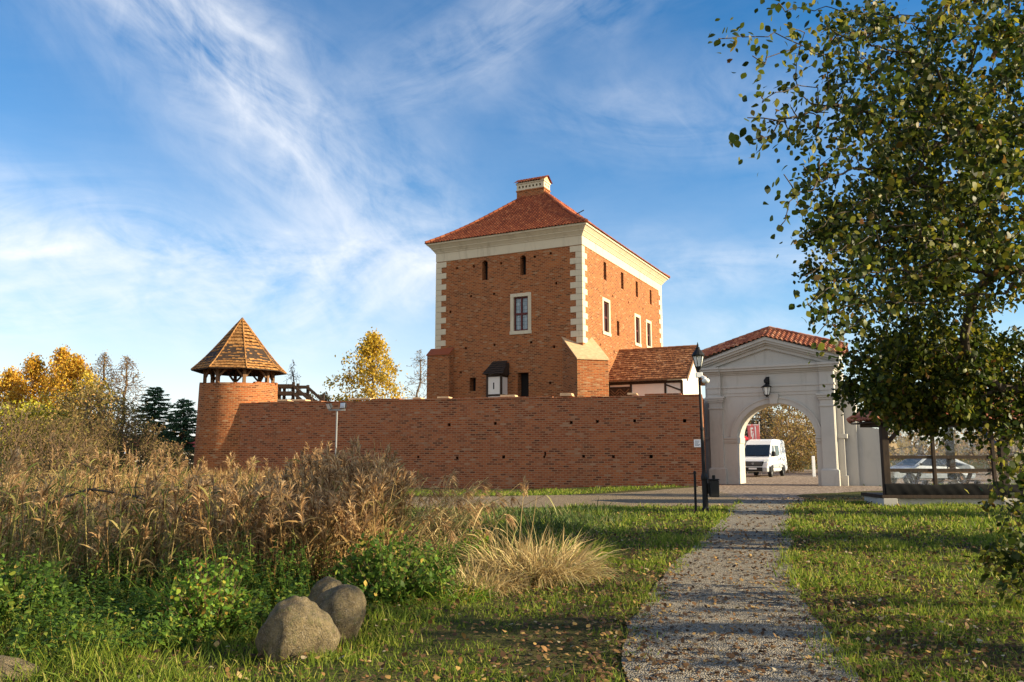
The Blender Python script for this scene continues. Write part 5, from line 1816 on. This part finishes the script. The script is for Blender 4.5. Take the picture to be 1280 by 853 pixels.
# beyond the gate
spruce('dark conifer beyond the gate left of the banner', tree_at(936, 95), 7.8, 2.2, 'needle_grey', 'conifers beyond the gate', seed=21)
spruce('dark conifer beyond the gate right of the banner, the taller', tree_at(957, 100), 9.0, 2.3, 'needle_grey', 'conifers beyond the gate', seed=22)
make_tree('autumn_tree', 'brown and olive autumn tree filling the right half of the arch', 'tree', tree_at(992, 66), np.array([[-1.9, 0, -.3], [-1.6, 0, .8], [-1.0, 0, 1.6], [-.2, 0, 2.4], [.8, 0, 3.2]]), np.concatenate([crown_pts(500, .5, 6.2, 3.0, 'round'), crown_pts(200, .2, 3.0, 3.4, 'round')]), .16, 'olive_leaf', 5200, .17, 'bark_grey', .012, .3, spread=.22)
make_tree('autumn_tree', 'tan autumn tree beyond the van, behind the olive one', 'tree', tree_at(978, 80), trunk_chain(5.0), crown_pts(420, 1.2, 7.6, 2.8, 'round'), .14, 'tan_leaf', 3000, .2, 'bark_grey', .012, .3, spread=.22)
make_tree('autumn_tree', 'russet autumn tree at the far right of the arch opening', 'tree', tree_at(1035, 70), trunk_chain(4.5), crown_pts(420, .6, 6.8, 3.4, 'round'), .14, 'tan_leaf', 4200, .2, 'bark_grey', .012, .3, spread=.22)
make_tree('autumn_tree', 'brown autumn tree behind the pavilion', 'tree', tree_at(1150, 58), trunk_chain(5), crown_pts(400, .5, 6.5, 5.0, 'round'), .16, 'olive_leaf', 4000, .22, 'bark_grey', .012, .3, spread=.25)
make_tree('autumn_tree', 'brown autumn tree behind the pavilion at the right edge', 'tree', tree_at(1265, 60), trunk_chain(5), crown_pts(400, .5, 6.5, 5.0, 'round'), .16, 'tan_leaf', 4000, .22, 'bark_grey', .012, .3, spread=.25)

# the far house by the spruces, just a roof
fh = thing('far_house', 'distant house with a dark red roof between spruce and round tower', 'house', (-45.0, 108, 0), R(20))
b_ = MB(); b_.box(-5, 5, 0, 7, -.3, 1.9); b_.build('wall', M['white_plaster'], fh)
b_ = MB(); b_.prism([(-.4, 1.85), (7.4, 1.85), (3.5, 3.6)], -5.3, 5.3, axis='x'); b_.build('roof', M['window_red'], fh)
# a belt of far woodland closing the horizon
n = 5200
a = rng.uniform(-1.15, 1.15, n); d = rng.uniform(210, 330, n)
P = np.stack([d * np.sin(a), d * np.cos(a), rng.random(n) ** .8 * (5 + 3 * np.sin(a * 23) + 2 * np.sin(a * 61 + 1))], -1)
V, Q = ribbons(P, rdir(n), rng.uniform(2.0, 5, n), rng.uniform(1.5, 3.5, n), droop=0)
tag(np_mesh('far_woodland', V, Q, M['tan_leaf']), 'low belt of autumn woodland along the horizon', 'woodland', kind='stuff')


# ------------------------------------------------------------------ the alder overhanging from the right
def build_alder():
    base = np.array([8.35, 12.9, 0.0])
    ch = np.array([[0, 0, -.3], [.02, .0, 1.0], [.0, -.05, 2.4], [.1, -.2, 4.0], [.15, -.5, 6.0], [.1, -.9, 8.0], [.0, -1.2, 10.0]])
    pts = np.concatenate([
        ell(560, (9.6, 12.9, 4.9), (4.25, 3.6, 3.1)),
        ell(250, (8.9, 11.4, 8.2), (3.9, 3.8, 3.6)),
        ell(90, (6.1, 9.5, 6.6), (2.3, 2.0, 1.7)),
        ell(50, (5.0, 8.6, 5.4), (1.8, 1.4, 1.1)),
        ell(50, (5.6, 9.6, 4.2), (1.5, 1.3, .8)),
        ell(150, (6.5, 12.8, 2.9), (1.4, 1.1, .9)),
        ell(170, (7.5, 13.2, 2.7), (1.9, 1.1, .9)),
        ell(120, (6.0, 12.2, 4.6), (1.5, 1.5, 1.4)),
        ell(60, (5.6, 10.8, 5.6), (1.4, 1.6, 1.5)),
    ])
    pts = pts[(pts[:, 2] > 1.75) & ((pts[:, 2] > 3.5) | (pts[:, 1] > 11.3)) & (pts[:, 0] < 8.9 + .30 * np.maximum(0, pts[:, 2] - 1.5))] - base
    # long thin sprays reaching out to the left, drooping at the tips
    tips_ = [(2.02, 7.4, 5.75), (2.35, 7.4, 5.55), (2.45, 7.5, 5.2), (2.6, 7.6, 4.95), (2.42, 7.5, 4.7), (2.75, 7.7, 4.45), (2.75, 7.7, 4.15), (2.95, 7.9, 3.85), (3.0, 8.0, 3.5), (3.05, 8.2, 3.25), (3.2, 8.4, 2.95), (3.4, 8.8, 2.75), (2.7, 7.9, 6.3), (3.1, 8.3, 5.9), (3.3, 8.5, 4.6), (3.5, 8.8, 3.9)]
    sp = []
    for tx, ty, tz in tips_:
        T = np.array([tx, ty, tz]); S0 = np.array([5.4, 9.4, tz + .55]) + rng.normal(0, .25, 3)
        k = 15
        for q in np.linspace(0, 1, k):
            p = S0 + (T - S0) * q; p[2] += .22 * math.sin(q * math.pi) - .10 * q * q
            sp.append(p + rng.normal(0, .02, 3))
            if rng.random() < .45: sp.append(p + np.array([-.12, rng.normal(0, .12), rng.normal(-.08, .10)]))
    sp = np.array(sp) - base
    wts = np.concatenate([np.ones(len(pts)), np.full(len(sp), .15)])
    pts = np.concatenate([pts, sp])
    return make_tree('alder_tree', 'leafy green alder overhanging the right side of the photo', 'tree', base, ch, pts, .17, 'alder', 62000, .076, 'bark', .0052, .22, droop=.45, spread=.10, power=.60, lw=.82, wts=wts)


build_alder()
make_tree('alder_sapling', 'low leafy alder shoots at the right edge below the crown', 'shrub', (5.35, 8.6, 0), np.array([[.15, .1, -.2], [.12, .08, .4], [.1, .05, .9]]),
          np.concatenate([ell(60, (.05, 0, .95), (.38, .45, .75)), ell(25, (-.25, 0, .5), (.22, .3, .4)), ell(40, (.5, .3, 1.5), (.5, .5, .6))]), .022, 'alder', 1050, .075, 'bark', .003, .3, droop=.3, spread=.07, lw=.8, parts=('branches', 'foliage'))
# neighbours of the alder, beyond the right edge of the photo: they throw the long shadows on the lawn and path
for (x, y, h, w, nl, lab) in [(15.5, 4.6, 8.5, 1.9, 420, 'slim alder outside the photo to the right, nearest to the camera'), (16.5, 13.2, 8.0, 1.9, 2600, 'alder outside the photo to the right, behind the overhanging one'), (21, 19.2, 7.5, 1.3, 1600, 'narrow alder outside the photo to the right, level with the lamp'), (29, 26.5, 10, 2.6, 3000, 'alder outside the photo to the right of the pavilion')]:
    make_tree('alder_tree', lab, 'tree', (x, y, 0), trunk_chain(h * .85), crown_pts(420, 1.6, h, w, 'birch'), .2, 'alder', nl, .22, 'bark', .02, .3, parent_group='alders outside the photo', spread=.3, lw=.8)


# ------------------------------------------------------------------ grass, leaves, reeds, herbs
def scatter(n, x0, x1, y0, y1, dens=None):
    x = rng.uniform(x0, x1, n); y = rng.uniform(y0, y1, n)
    return x, y


REED_EDGE = lambda y: np.interp(y, [8, 9.6, 12, 15, 20, 30], [-3.0, -1.5, -1.55, -2.1, -3.9, -7.0])


def path_mask(x, y, grow=0.0):
    return in_poly(x, y, PATH) | in_poly(x, y, TRACK) | in_poly(x, y, COURT)


def view_ok(x, y, m=.75):
    return (np.abs(x) < .80 * y + m + 1.6) & (y > 3.2)


pl = lambda y: np.interp(y, [p[1] for p in PATH_L], [p[0] for p in PATH_L])
pr_ = lambda y: np.interp(y, [p[1] for p in PATH_R], [p[0] for p in PATH_R])


def build_grass():
    parts = []
    for n, y0, y1, x0, x1, L, W in ((22000, 3.2, 4.8, -4, 6, (.035, .10), (.006, .012)), (110000, 4.8, 9.5, -6, 10.2, (.035, .10), (.006, .012)), (100000, 9.5, 16, -4, 16, (.05, .13), (.010, .020)), (85000, 16, 27, -6, 23, (.06, .15), (.02, .038)), (16000, 29, 39, -8, 10, (.06, .16), (.03, .05)), (9000, 24, 42, 16, 30, (.06, .16), (.03, .06))):
        x, y = scatter(n, x0, x1, y0, y1)
        patch = np.sin(x * 1.7 + np.sin(y * 1.1) * 1.5) * np.sin(y * 1.5 + x * .4) + .6 * np.sin(x * 4.3 + y * 3.1) * np.sin(y * 4.7 - x * 2.2)
        bare = np.exp(-((x - pl(y) + .35) ** 2) / .25) * (y < 11) * .5 + np.clip(np.sin(x * .8 + 2) * np.sin(y * .9 + 1) - .6, 0, 1) * .7
        inside = in_poly(x, y, PATH)
        edge_in = np.minimum(np.abs(x - pl(y)), np.abs(x - pr_(y)))
        creep = inside & (edge_in < .06 + .22 * rng.random(n) ** 2.5 + .09 * np.sin(y * 5) * np.sin(y * 2.3))
        keep = view_ok(x, y) & (~path_mask(x, y) | creep) & (rng.random(n) < .70 + .5 * patch - bare)
        keep &= ~((x < REED_EDGE(y) + .3) & (y > 9) & (y < 22))
        if y0 > 28 and x0 < 0: keep &= (y > np.interp(x, [-8, 0, 4, 9], [30.5, 31.5, 35, 39.4]))
        x, y = x[keep], y[keep]; k = len(x)
        tall = 1 + .8 * (np.clip(patch[keep], 0, 1)) + .9 * ss(-.3, -2.5, x) * (y < 9)
        P = np.stack([x, y, gz(x, y) - .005], -1)
        D = unit(np.stack([rng.normal(0, .45, k), rng.normal(0, .45, k), np.ones(k)], -1))
        parts.append(ribbons(P, D, rng.uniform(*L, k) * tall, rng.uniform(*W, k), droop=rng.uniform(0, .5, k), prof=BLADE))
    V, Q = cat_vq(*parts)
    tag(np_mesh('grass', V, Q, M['grass']), 'short green lawn grass on both sides of the path', 'grass', kind='stuff')
    # rank grass on the bank between lawn and track
    parts = []
    n = 26000
    x, y = scatter(n, -5.5, 3.6, 10.0, 22.5)
    rgt = np.interp(y, [10, 12, 14.5, 17, 20, 22.5], [-.9, -.2, .6, 2.0, 3.0, 3.2])
    keep = (x < rgt + rng.normal(0, .25, n)) & (x > REED_EDGE(y) - .5)
    x, y = x[keep], y[keep]; k = len(x)
    P = np.stack([x, y, gz(x, y) - .02], -1)
    D = unit(np.stack([rng.normal(-.1, .5, k), rng.normal(0, .5, k), np.ones(k)], -1))
    h = rng.uniform(.18, .55, k) * (.7 + .5 * np.sin(x * 2.1) * np.sin(y * 1.9)) * np.interp(rgt[keep] - x, [0, .8], [.5, 1])
    parts.append(ribbons(P, D, np.maximum(h, .12), rng.uniform(.012, .03, k), droop=rng.uniform(.1, .6, k), prof=LANCE))
    V, Q = cat_vq(*parts)
    tag(np_mesh('rank_grass', V, Q, M['rough_grass']), 'dark rank grass on the bank between lawn and track', 'grass', kind='stuff')


build_grass()


def build_leaves():
    parts = []
    for n, y0, y1, x0, x1, s in ((24000, 4.8, 10, -4.5, 8, (.028, .060)), (20000, 10, 17, -1.5, 11, (.035, .068)), (12000, 17, 29, 2.5, 18, (.05, .09))):
        x, y = scatter(n, x0, x1, y0, y1)
        on = in_poly(x, y, PATH)
        edge = np.exp(-((x - np.interp(y, [p[1] for p in PATH_L], [p[0] for p in PATH_L])) ** 2) / .5)
        patch = .5 + .5 * np.sin(x * 2.3 + y) * np.sin(y * 1.9 - x)
        drift = np.exp(-((x - pl(y) - .1) ** 2) / .16) * (y < 12) + np.exp(-((x - pr_(y) - .5) ** 2) / .8) * .8 + (y < 6.8) * .35
        patch = np.clip(.55 * patch + .75 * drift, 0, 1.2)
        pr = np.where(on, .12 + .55 * patch, .22 + .6 * patch + .25 * edge) * np.where(x < 0, .6, 1)
        keep = view_ok(x, y) & (rng.random(n) < pr) & ~in_poly(x, y, TRACK)
        x, y = x[keep], y[keep]; k = len(x)
        z = gz(x, y) + np.where(in_poly(x, y, PATH), .026, rng.uniform(.01, .06, k))
        P = np.stack([x, y, z], -1)
        D = unit(np.stack([rng.normal(0, 1, k), rng.normal(0, 1, k), rng.normal(.12, .22, k)], -1))
        S = unit(np.stack([rng.normal(0, .25, k), rng.normal(0, .25, k), np.ones(k)], -1))
        L = rng.uniform(*s, k)
        parts.append(ribbons(P, D, L, L * rng.uniform(.6, .95, k), S=S, droop=rng.uniform(-.2, .25, k), curl=rng.uniform(-.05, .22, k)))
    V, Q = cat_vq(*parts)
    tag(np_mesh('fallen_leaves', V, Q, M['leaf_litter']), 'brown fallen leaves scattered over lawn and path', 'leaves', kind='stuff')


build_leaves()


def reed_parts(P, H, lean, leaf_n=8, green=0.0, plume=.75, bend=.25, k_plume=34):
    """stems, leaves and plumes for reeds standing at P with height H"""
    n = len(P)
    az = rng.uniform(0, 6.28, n)
    D = unit(np.stack([rng.normal(0, .10, n) + lean[0], rng.normal(0, .10, n) + lean[1], np.ones(n)], -1))
    bx = np.stack([np.cos(az), np.sin(az), np.zeros(n)], -1) * (H * bend * rng.uniform(0, .6, n))[:, None]
    def at(t): return P + D * (H * t)[:, None] + bx * (t ** 2)[:, None]
    ts = [0, .35, .7, 1.0]
    stems = []
    for a, b in zip(ts[:-1], ts[1:]):
        stems.append(prisms(at(np.full(n, a)), at(np.full(n, b)), np.full(n, .0078 - .003 * a), np.full(n, .0078 - .003 * b), 3))
    m = n * leaf_n; idx = np.repeat(np.arange(n), leaf_n)
    t = rng.uniform(.22, .97, m)
    LP = P[idx] + D[idx] * (H[idx] * t)[:, None] + bx[idx] * (t ** 2)[:, None]
    a = rng.uniform(0, 6.28, m)
    LD = unit(np.stack([np.cos(a), np.sin(a), rng.uniform(.5, 2.6, m)], -1) + np.array([lean[0] * 3, lean[1] * 3, 0]))
    leaves = ribbons(LP, LD, rng.uniform(.18, .46, m), rng.uniform(.012, .028, m), droop=rng.uniform(.1, .8, m), prof=LANCE)
    has = rng.random(n) < plume
    ii = np.repeat(np.where(has)[0], k_plume); m = len(ii)
    tt = 1 - rng.random(m) * .15
    PP = P[ii] + D[ii] * (H[ii] * tt)[:, None] + bx[ii] * (tt ** 2)[:, None]
    side = np.stack([np.cos(az[ii]), np.sin(az[ii]), np.zeros(m)], -1)
    PD = unit(D[ii] * 1.1 + side * .35 + rng.normal(0, .34, (m, 3)))
    pl = ribbons(PP, PD, rng.uniform(.10, .24, m), rng.uniform(.010, .022, m), droop=rng.uniform(.2, .7, m), prof=LANCE)
    return stems, leaves, pl


def build_reeds():
    n = 4600
    y = 9.6 + (rng.random(n) ** 1.25) * 13.5
    x = REED_EDGE(y) - rng.exponential(4.0, n) * (.25 + y / 16)
    clump = np.sin(x * 1.3 + y * .9) * np.sin(y * 1.1 - x * .5)
    keep = (np.abs(x) < .70 * y + 1.0) & (rng.random(n) < .72 + .4 * clump)
    x, y = x[keep], y[keep]; n = len(x)
    H = rng.uniform(.92, 1.6, n) * (1 + .16 * np.sin(x * 2.3 + 1) * np.sin(y * 1.7) + .14 * np.sin(x * .9 + y * .8)) * np.interp(x, [-9, -4, -1.5], [1.05, 1.0, .86])
    ex = rng.normal(-2.6, .6, 36); ey = rng.normal(12.2, .5, 36)
    x = np.concatenate([x, ex]); y = np.concatenate([y, ey]); H = np.concatenate([H, rng.uniform(1.2, 1.95, 36)]); n = len(x)
    P = np.stack([x, y, gz(x, y) - .05], -1)
    gr = rng.random(n) < np.interp(x / y, [-.66, -.45, -.3], [.75, .45, .05])
    S, Lf, Pl = [], [], []
    for sel, grn in ((~gr, 0), (gr, 1)):
        s, l, p = reed_parts(P[sel], H[sel], (-.05, .0) if not grn else (.12, -.03), 6 if not grn else 10, plume=.8 if not grn else .35)
        V, Q = cat_vq(*s, l)
        tag(np_mesh('green_reeds' if grn else 'dry_reeds', V, Q, M['reed_green' if grn else 'reed']), 'greenish leaning reeds at the left side of the wetland' if grn else 'dense tan dry reeds filling the ditch before the wall', 'reeds', kind='stuff')
        Pl.append(p)
    V, Q = cat_vq(*Pl)
    tag(np_mesh('reed_plumes', V, Q, M['plume']), 'feathery brown plumes on top of the reeds', 'reeds', kind='stuff')
    # the shore further back, towards the tower
    n = 5200
    y = rng.uniform(22.5, 46, n)
    x = np.interp(y, [22, 30, 46], [-5.6, -8.2, -15.5]) - rng.exponential(8, n)
    keep = (np.abs(x) < .7 * y + 1) & ~((np.hypot(x - TC.x, y - TC.y) < 2.8)) & (y < 44.5)
    x, y = x[keep], y[keep]; n = len(x)
    P = np.stack([x, y, gz(x, y) - .05], -1); H = rng.uniform(.7, 1.35, n)
    a = rng.uniform(0, 6.28, n)
    parts = []
    for q in range(5):
        D = unit(np.stack([rng.normal(0, .22, n), rng.normal(0, .22, n), np.ones(n)], -1))
        parts.append(ribbons(P + rng.normal(0, .12, (n, 3)) * np.array([1, 1, 0]), D, H * rng.uniform(.6, 1.1, n), rng.uniform(.018, .045, n), droop=rng.uniform(0, .3, n), prof=LANCE))
    V, Q = cat_vq(*parts)
    tag(np_mesh('far_reeds', V, Q, M['reed']), 'pale reeds and dry grass on the far shore below the round tower', 'reeds', kind='stuff')


build_reeds()


def build_reed_clump():
    """the bleached, blown-over clump at the right end of the reeds"""
    root = thing('bent_reeds', 'bleached clump of bent reeds leaning right at the end of the reed bed', 'reeds', (-1.55, 11.7, 0))
    n = 120
    P = np.stack([rng.normal(0, .35, n), rng.normal(0, .4, n), np.full(n, -.25)], -1)
    S = []
    H = rng.uniform(.9, 1.75, n)
    az = rng.normal(.0, .7, n); bend = rng.uniform(.2, 1.1, n)
    bx = np.stack([np.cos(az), np.sin(az) * .7, -.25 * np.ones(n)], -1) * (H * bend * .7)[:, None]
    D = unit(np.stack([rng.normal(.12, .12, n), rng.normal(0, .12, n), np.ones(n)], -1))
    at = lambda t: P + D * (H * t)[:, None] + bx * t ** 2
    ts = np.linspace(0, 1, 6)
    for a, b in zip(ts[:-1], ts[1:]): S.append(prisms(at(a), at(b), np.full(n, .007 - .004 * a), np.full(n, .007 - .004 * b), 4))
    m = n * 7; idx = np.repeat(np.arange(n), 7); t = rng.uniform(.2, 1, m)[:, None]
    LP = P[idx] + D[idx] * H[idx][:, None] * t + bx[idx] * t ** 2
    S.append(ribbons(LP, unit(rng.normal(0, 1, (m, 3)) + np.array([.5, 0, .1])), rng.uniform(.15, .4, m), rng.uniform(.01, .02, m), droop=rng.uniform(.3, 1, m), prof=LANCE))
    V, Q = cat_vq(*S); np_mesh('stalks', V, Q, M['straw'], root)
    ii = np.repeat(np.arange(0, n, 2), 30); m = len(ii)
    tip = at(1.0)[ii] - D[ii] * (rng.random(m) * .1)[:, None]
    V, Q = ribbons(tip, unit(bx[ii] + rng.normal(0, .35, (m, 3))), rng.uniform(.06, .16, m), rng.uniform(.006, .014, m), droop=rng.uniform(.2, .8, m), prof=LANCE)
    np_mesh('plumes', V, Q, M['plume'], root)


build_reed_clump()


def tussock(label, loc, r, h, n, mat, group=None, name='grass_tussock'):
    a = rng.uniform(0, 6.28, n); q = rng.random(n) ** .5 * r
    P = np.stack([q * np.cos(a), q * np.sin(a), np.full(n, -.03)], -1)
    D = unit(np.stack([np.cos(a) * q / r * .7 + rng.normal(0, .3, n), np.sin(a) * q / r * .7 + rng.normal(0, .3, n), np.ones(n)], -1))
    V, Q = ribbons(P, D, h * rng.uniform(.6, 1.3, n), rng.uniform(.006, .016, n), droop=rng.uniform(.3, 1.1, n), prof=LANCE)
    o = np_mesh(name, V, Q, M[mat], loc=loc)
    return tag(o, label, 'grass', group)


tussock('large straw coloured tussock of dry grass left of the path', (.27, 10.7, 0), .62, .95, 2600, 'straw', 'dry grass tussocks')
tussock('small straw coloured tussock just left of the large one', (-.42, 9.8, 0), .42, .6, 1000, 'straw', 'dry grass tussocks')
tussock('low green and yellow tussock in front of the large straw one', (-.62, 9.2, 0), .34, .40, 500, 'bright_herb', 'green grass tussocks')
tussock('arching green tussock on the bank behind the large straw one', (1.0, 12.4, 0), .42, .62, 500, 'grass', 'green grass tussocks')
tussock('pale arching sedge tussock amid the nettles at lower left', (-3.15, 8.0, .1), .30, .62, 220, 'bright_herb', 'green grass tussocks')
st_ = MB()
for dx, hh, lx in ((0, 1.25, .12), (.12, 1.05, .16), (-.1, .8, -.02)):
    st_.tube([(dx, 0, -.05), (dx + lx * .5, 0, hh * .5), (dx + lx, .02, hh)], [.006, .005, .003], 5)
ts_ = thing('dry_stalks', 'thin bleached stalks standing out of the straw tussock', 'plant', (.05, 10.8, 0)); st_.build('stems', M['straw'], ts_)
n = 60; P = np.stack([rng.normal(.12, .02, n), rng.normal(0, .02, n), rng.uniform(1.0, 1.25, n)], -1)
V, Q = ribbons(P, unit(rng.normal(0, .4, (n, 3)) + np.array([.2, 0, 1])), rng.uniform(.04, .1, n), np.full(n, .01), prof=LANCE); np_mesh('ears', V, Q, M['plume'], ts_)


def herb_plants(x, y, H, nl, lsize, zoff=0.0, upright=True):
    n = len(x); P = np.stack([x, y, gz(x, y) - .03 + zoff], -1)
    D = unit(np.stack([rng.normal(0, .22, n), rng.normal(0, .22, n), np.ones(n)], -1))
    st = prisms(P, P + D * H[:, None], np.full(n, .004), np.full(n, .0025), 3)
    idx = np.repeat(np.arange(n), nl); m = len(idx); t = rng.uniform(.18, 1.03, m)
    LP = P[idx] + D[idx] * (H[idx] * t)[:, None] + rng.normal(0, .02, (m, 3))
    a = rng.uniform(0, 6.28, m)
    LD = unit(np.stack([np.cos(a), np.sin(a), rng.uniform(-.2, .7, m)], -1))
    S = unit(np.stack([rng.normal(0, .35, m), rng.normal(0, .35, m), np.ones(m)], -1))
    L = lsize * rng.uniform(.6, 1.3, m) * (1.1 - .4 * t)
    lf = ribbons(LP, LD, L, L * rng.uniform(.45, .7, m), S=S, droop=rng.uniform(.1, .7, m), prof=np.array([.25, 1.0, .75, .05]), curl=rng.uniform(-.05, .12, m))
    return cat_vq(st, lf)


def build_herbs():
    n = 2600
    y = rng.uniform(6.2, 11.5, n)
    x = rng.uniform(-8, 0.2, n)
    right = np.interp(y, [6.2, 6.9, 7.6, 8.6, 9.6, 11.5], [-3.2, -2.3, -1.95, -1.2, -.55, -.6])
    keep = (x < right + rng.normal(0, .15, n)) & (np.abs(x) < .68 * y + .5)
    for bx, by, br in ((-1.72, 6.62, .42), (-1.47, 7.35, .32), (-1.78, 7.95, .26)): keep &= np.hypot(x - bx, y - by) > br
    keep &= ~((x > -2.4) & (x < -1.0) & (y < 7.0))
    x, y = x[keep], y[keep]
    H = rng.uniform(.18, .66, len(x)) * np.interp(y, [6.2, 7.2, 9], [.5, .85, 1.15]) * (.8 + .35 * np.sin(x * 1.9 + 1) * np.sin(y * 2.3))
    V, Q = herb_plants(x, y, H, 30, .060)
    tag(np_mesh('nettles', V, Q, M['herb']), 'dense dark green nettles and herbs along the edge of the reeds', 'undergrowth', kind='stuff')


build_herbs()


def shrub(label, loc, r, h, n, mat, lsize=.06, group=None):
    root = thing('leafy_shrub', label, 'shrub', loc, group=group)
    a = rng.uniform(0, 6.28, n); q = rng.random(n) ** .5
    T = np.stack([q * r * np.cos(a), q * r * np.sin(a), h * (1 - .55 * q ** 2) * rng.uniform(.45, 1.05, n)], -1)
    B = T * np.array([.25, .25, 0]) + np.array([0, 0, -.05])
    V, Q = prisms(B, T, np.full(n, .005), np.full(n, .002), 3); np_mesh('stems', V, Q, M['bark_twig'], root)
    nl = 16; idx = np.repeat(np.arange(n), nl); m = len(idx); t = rng.uniform(.35, 1.02, m)[:, None]
    P = B[idx] + (T[idx] - B[idx]) * t + rng.normal(0, .025, (m, 3))
    L = lsize * rng.uniform(.6, 1.3, m)
    V, Q = ribbons(P, unit(rdir(m) + np.array([0, 0, .25])), L, L * .7, droop=rng.uniform(0, .4, m), curl=rng.uniform(-.1, .15, m)); np_mesh('foliage', V, Q, M[mat], root)
    return root


shrub('bright yellow green shrub left of the largest boulder', (-2.75, 7.6, 0), .46, .74, 130, 'bright_herb', .046, 'small shrubs among the nettles')
shrub('dark green shrub behind the boulders with tangled stems', (-1.35, 9.2, 0), .75, .80, 170, 'herb', .06, 'small shrubs among the nettles')
shrub('small bright weed at the left foot of the straw tussock', (-.55, 11.2, 0), .30, .72, 45, 'bright_herb', .06, 'small shrubs among the nettles')
shrub('low green shrub at the left edge among the nettles', (-4.9, 8.2, 0), .6, .62, 130, 'herb', .06, 'small shrubs among the nettles')
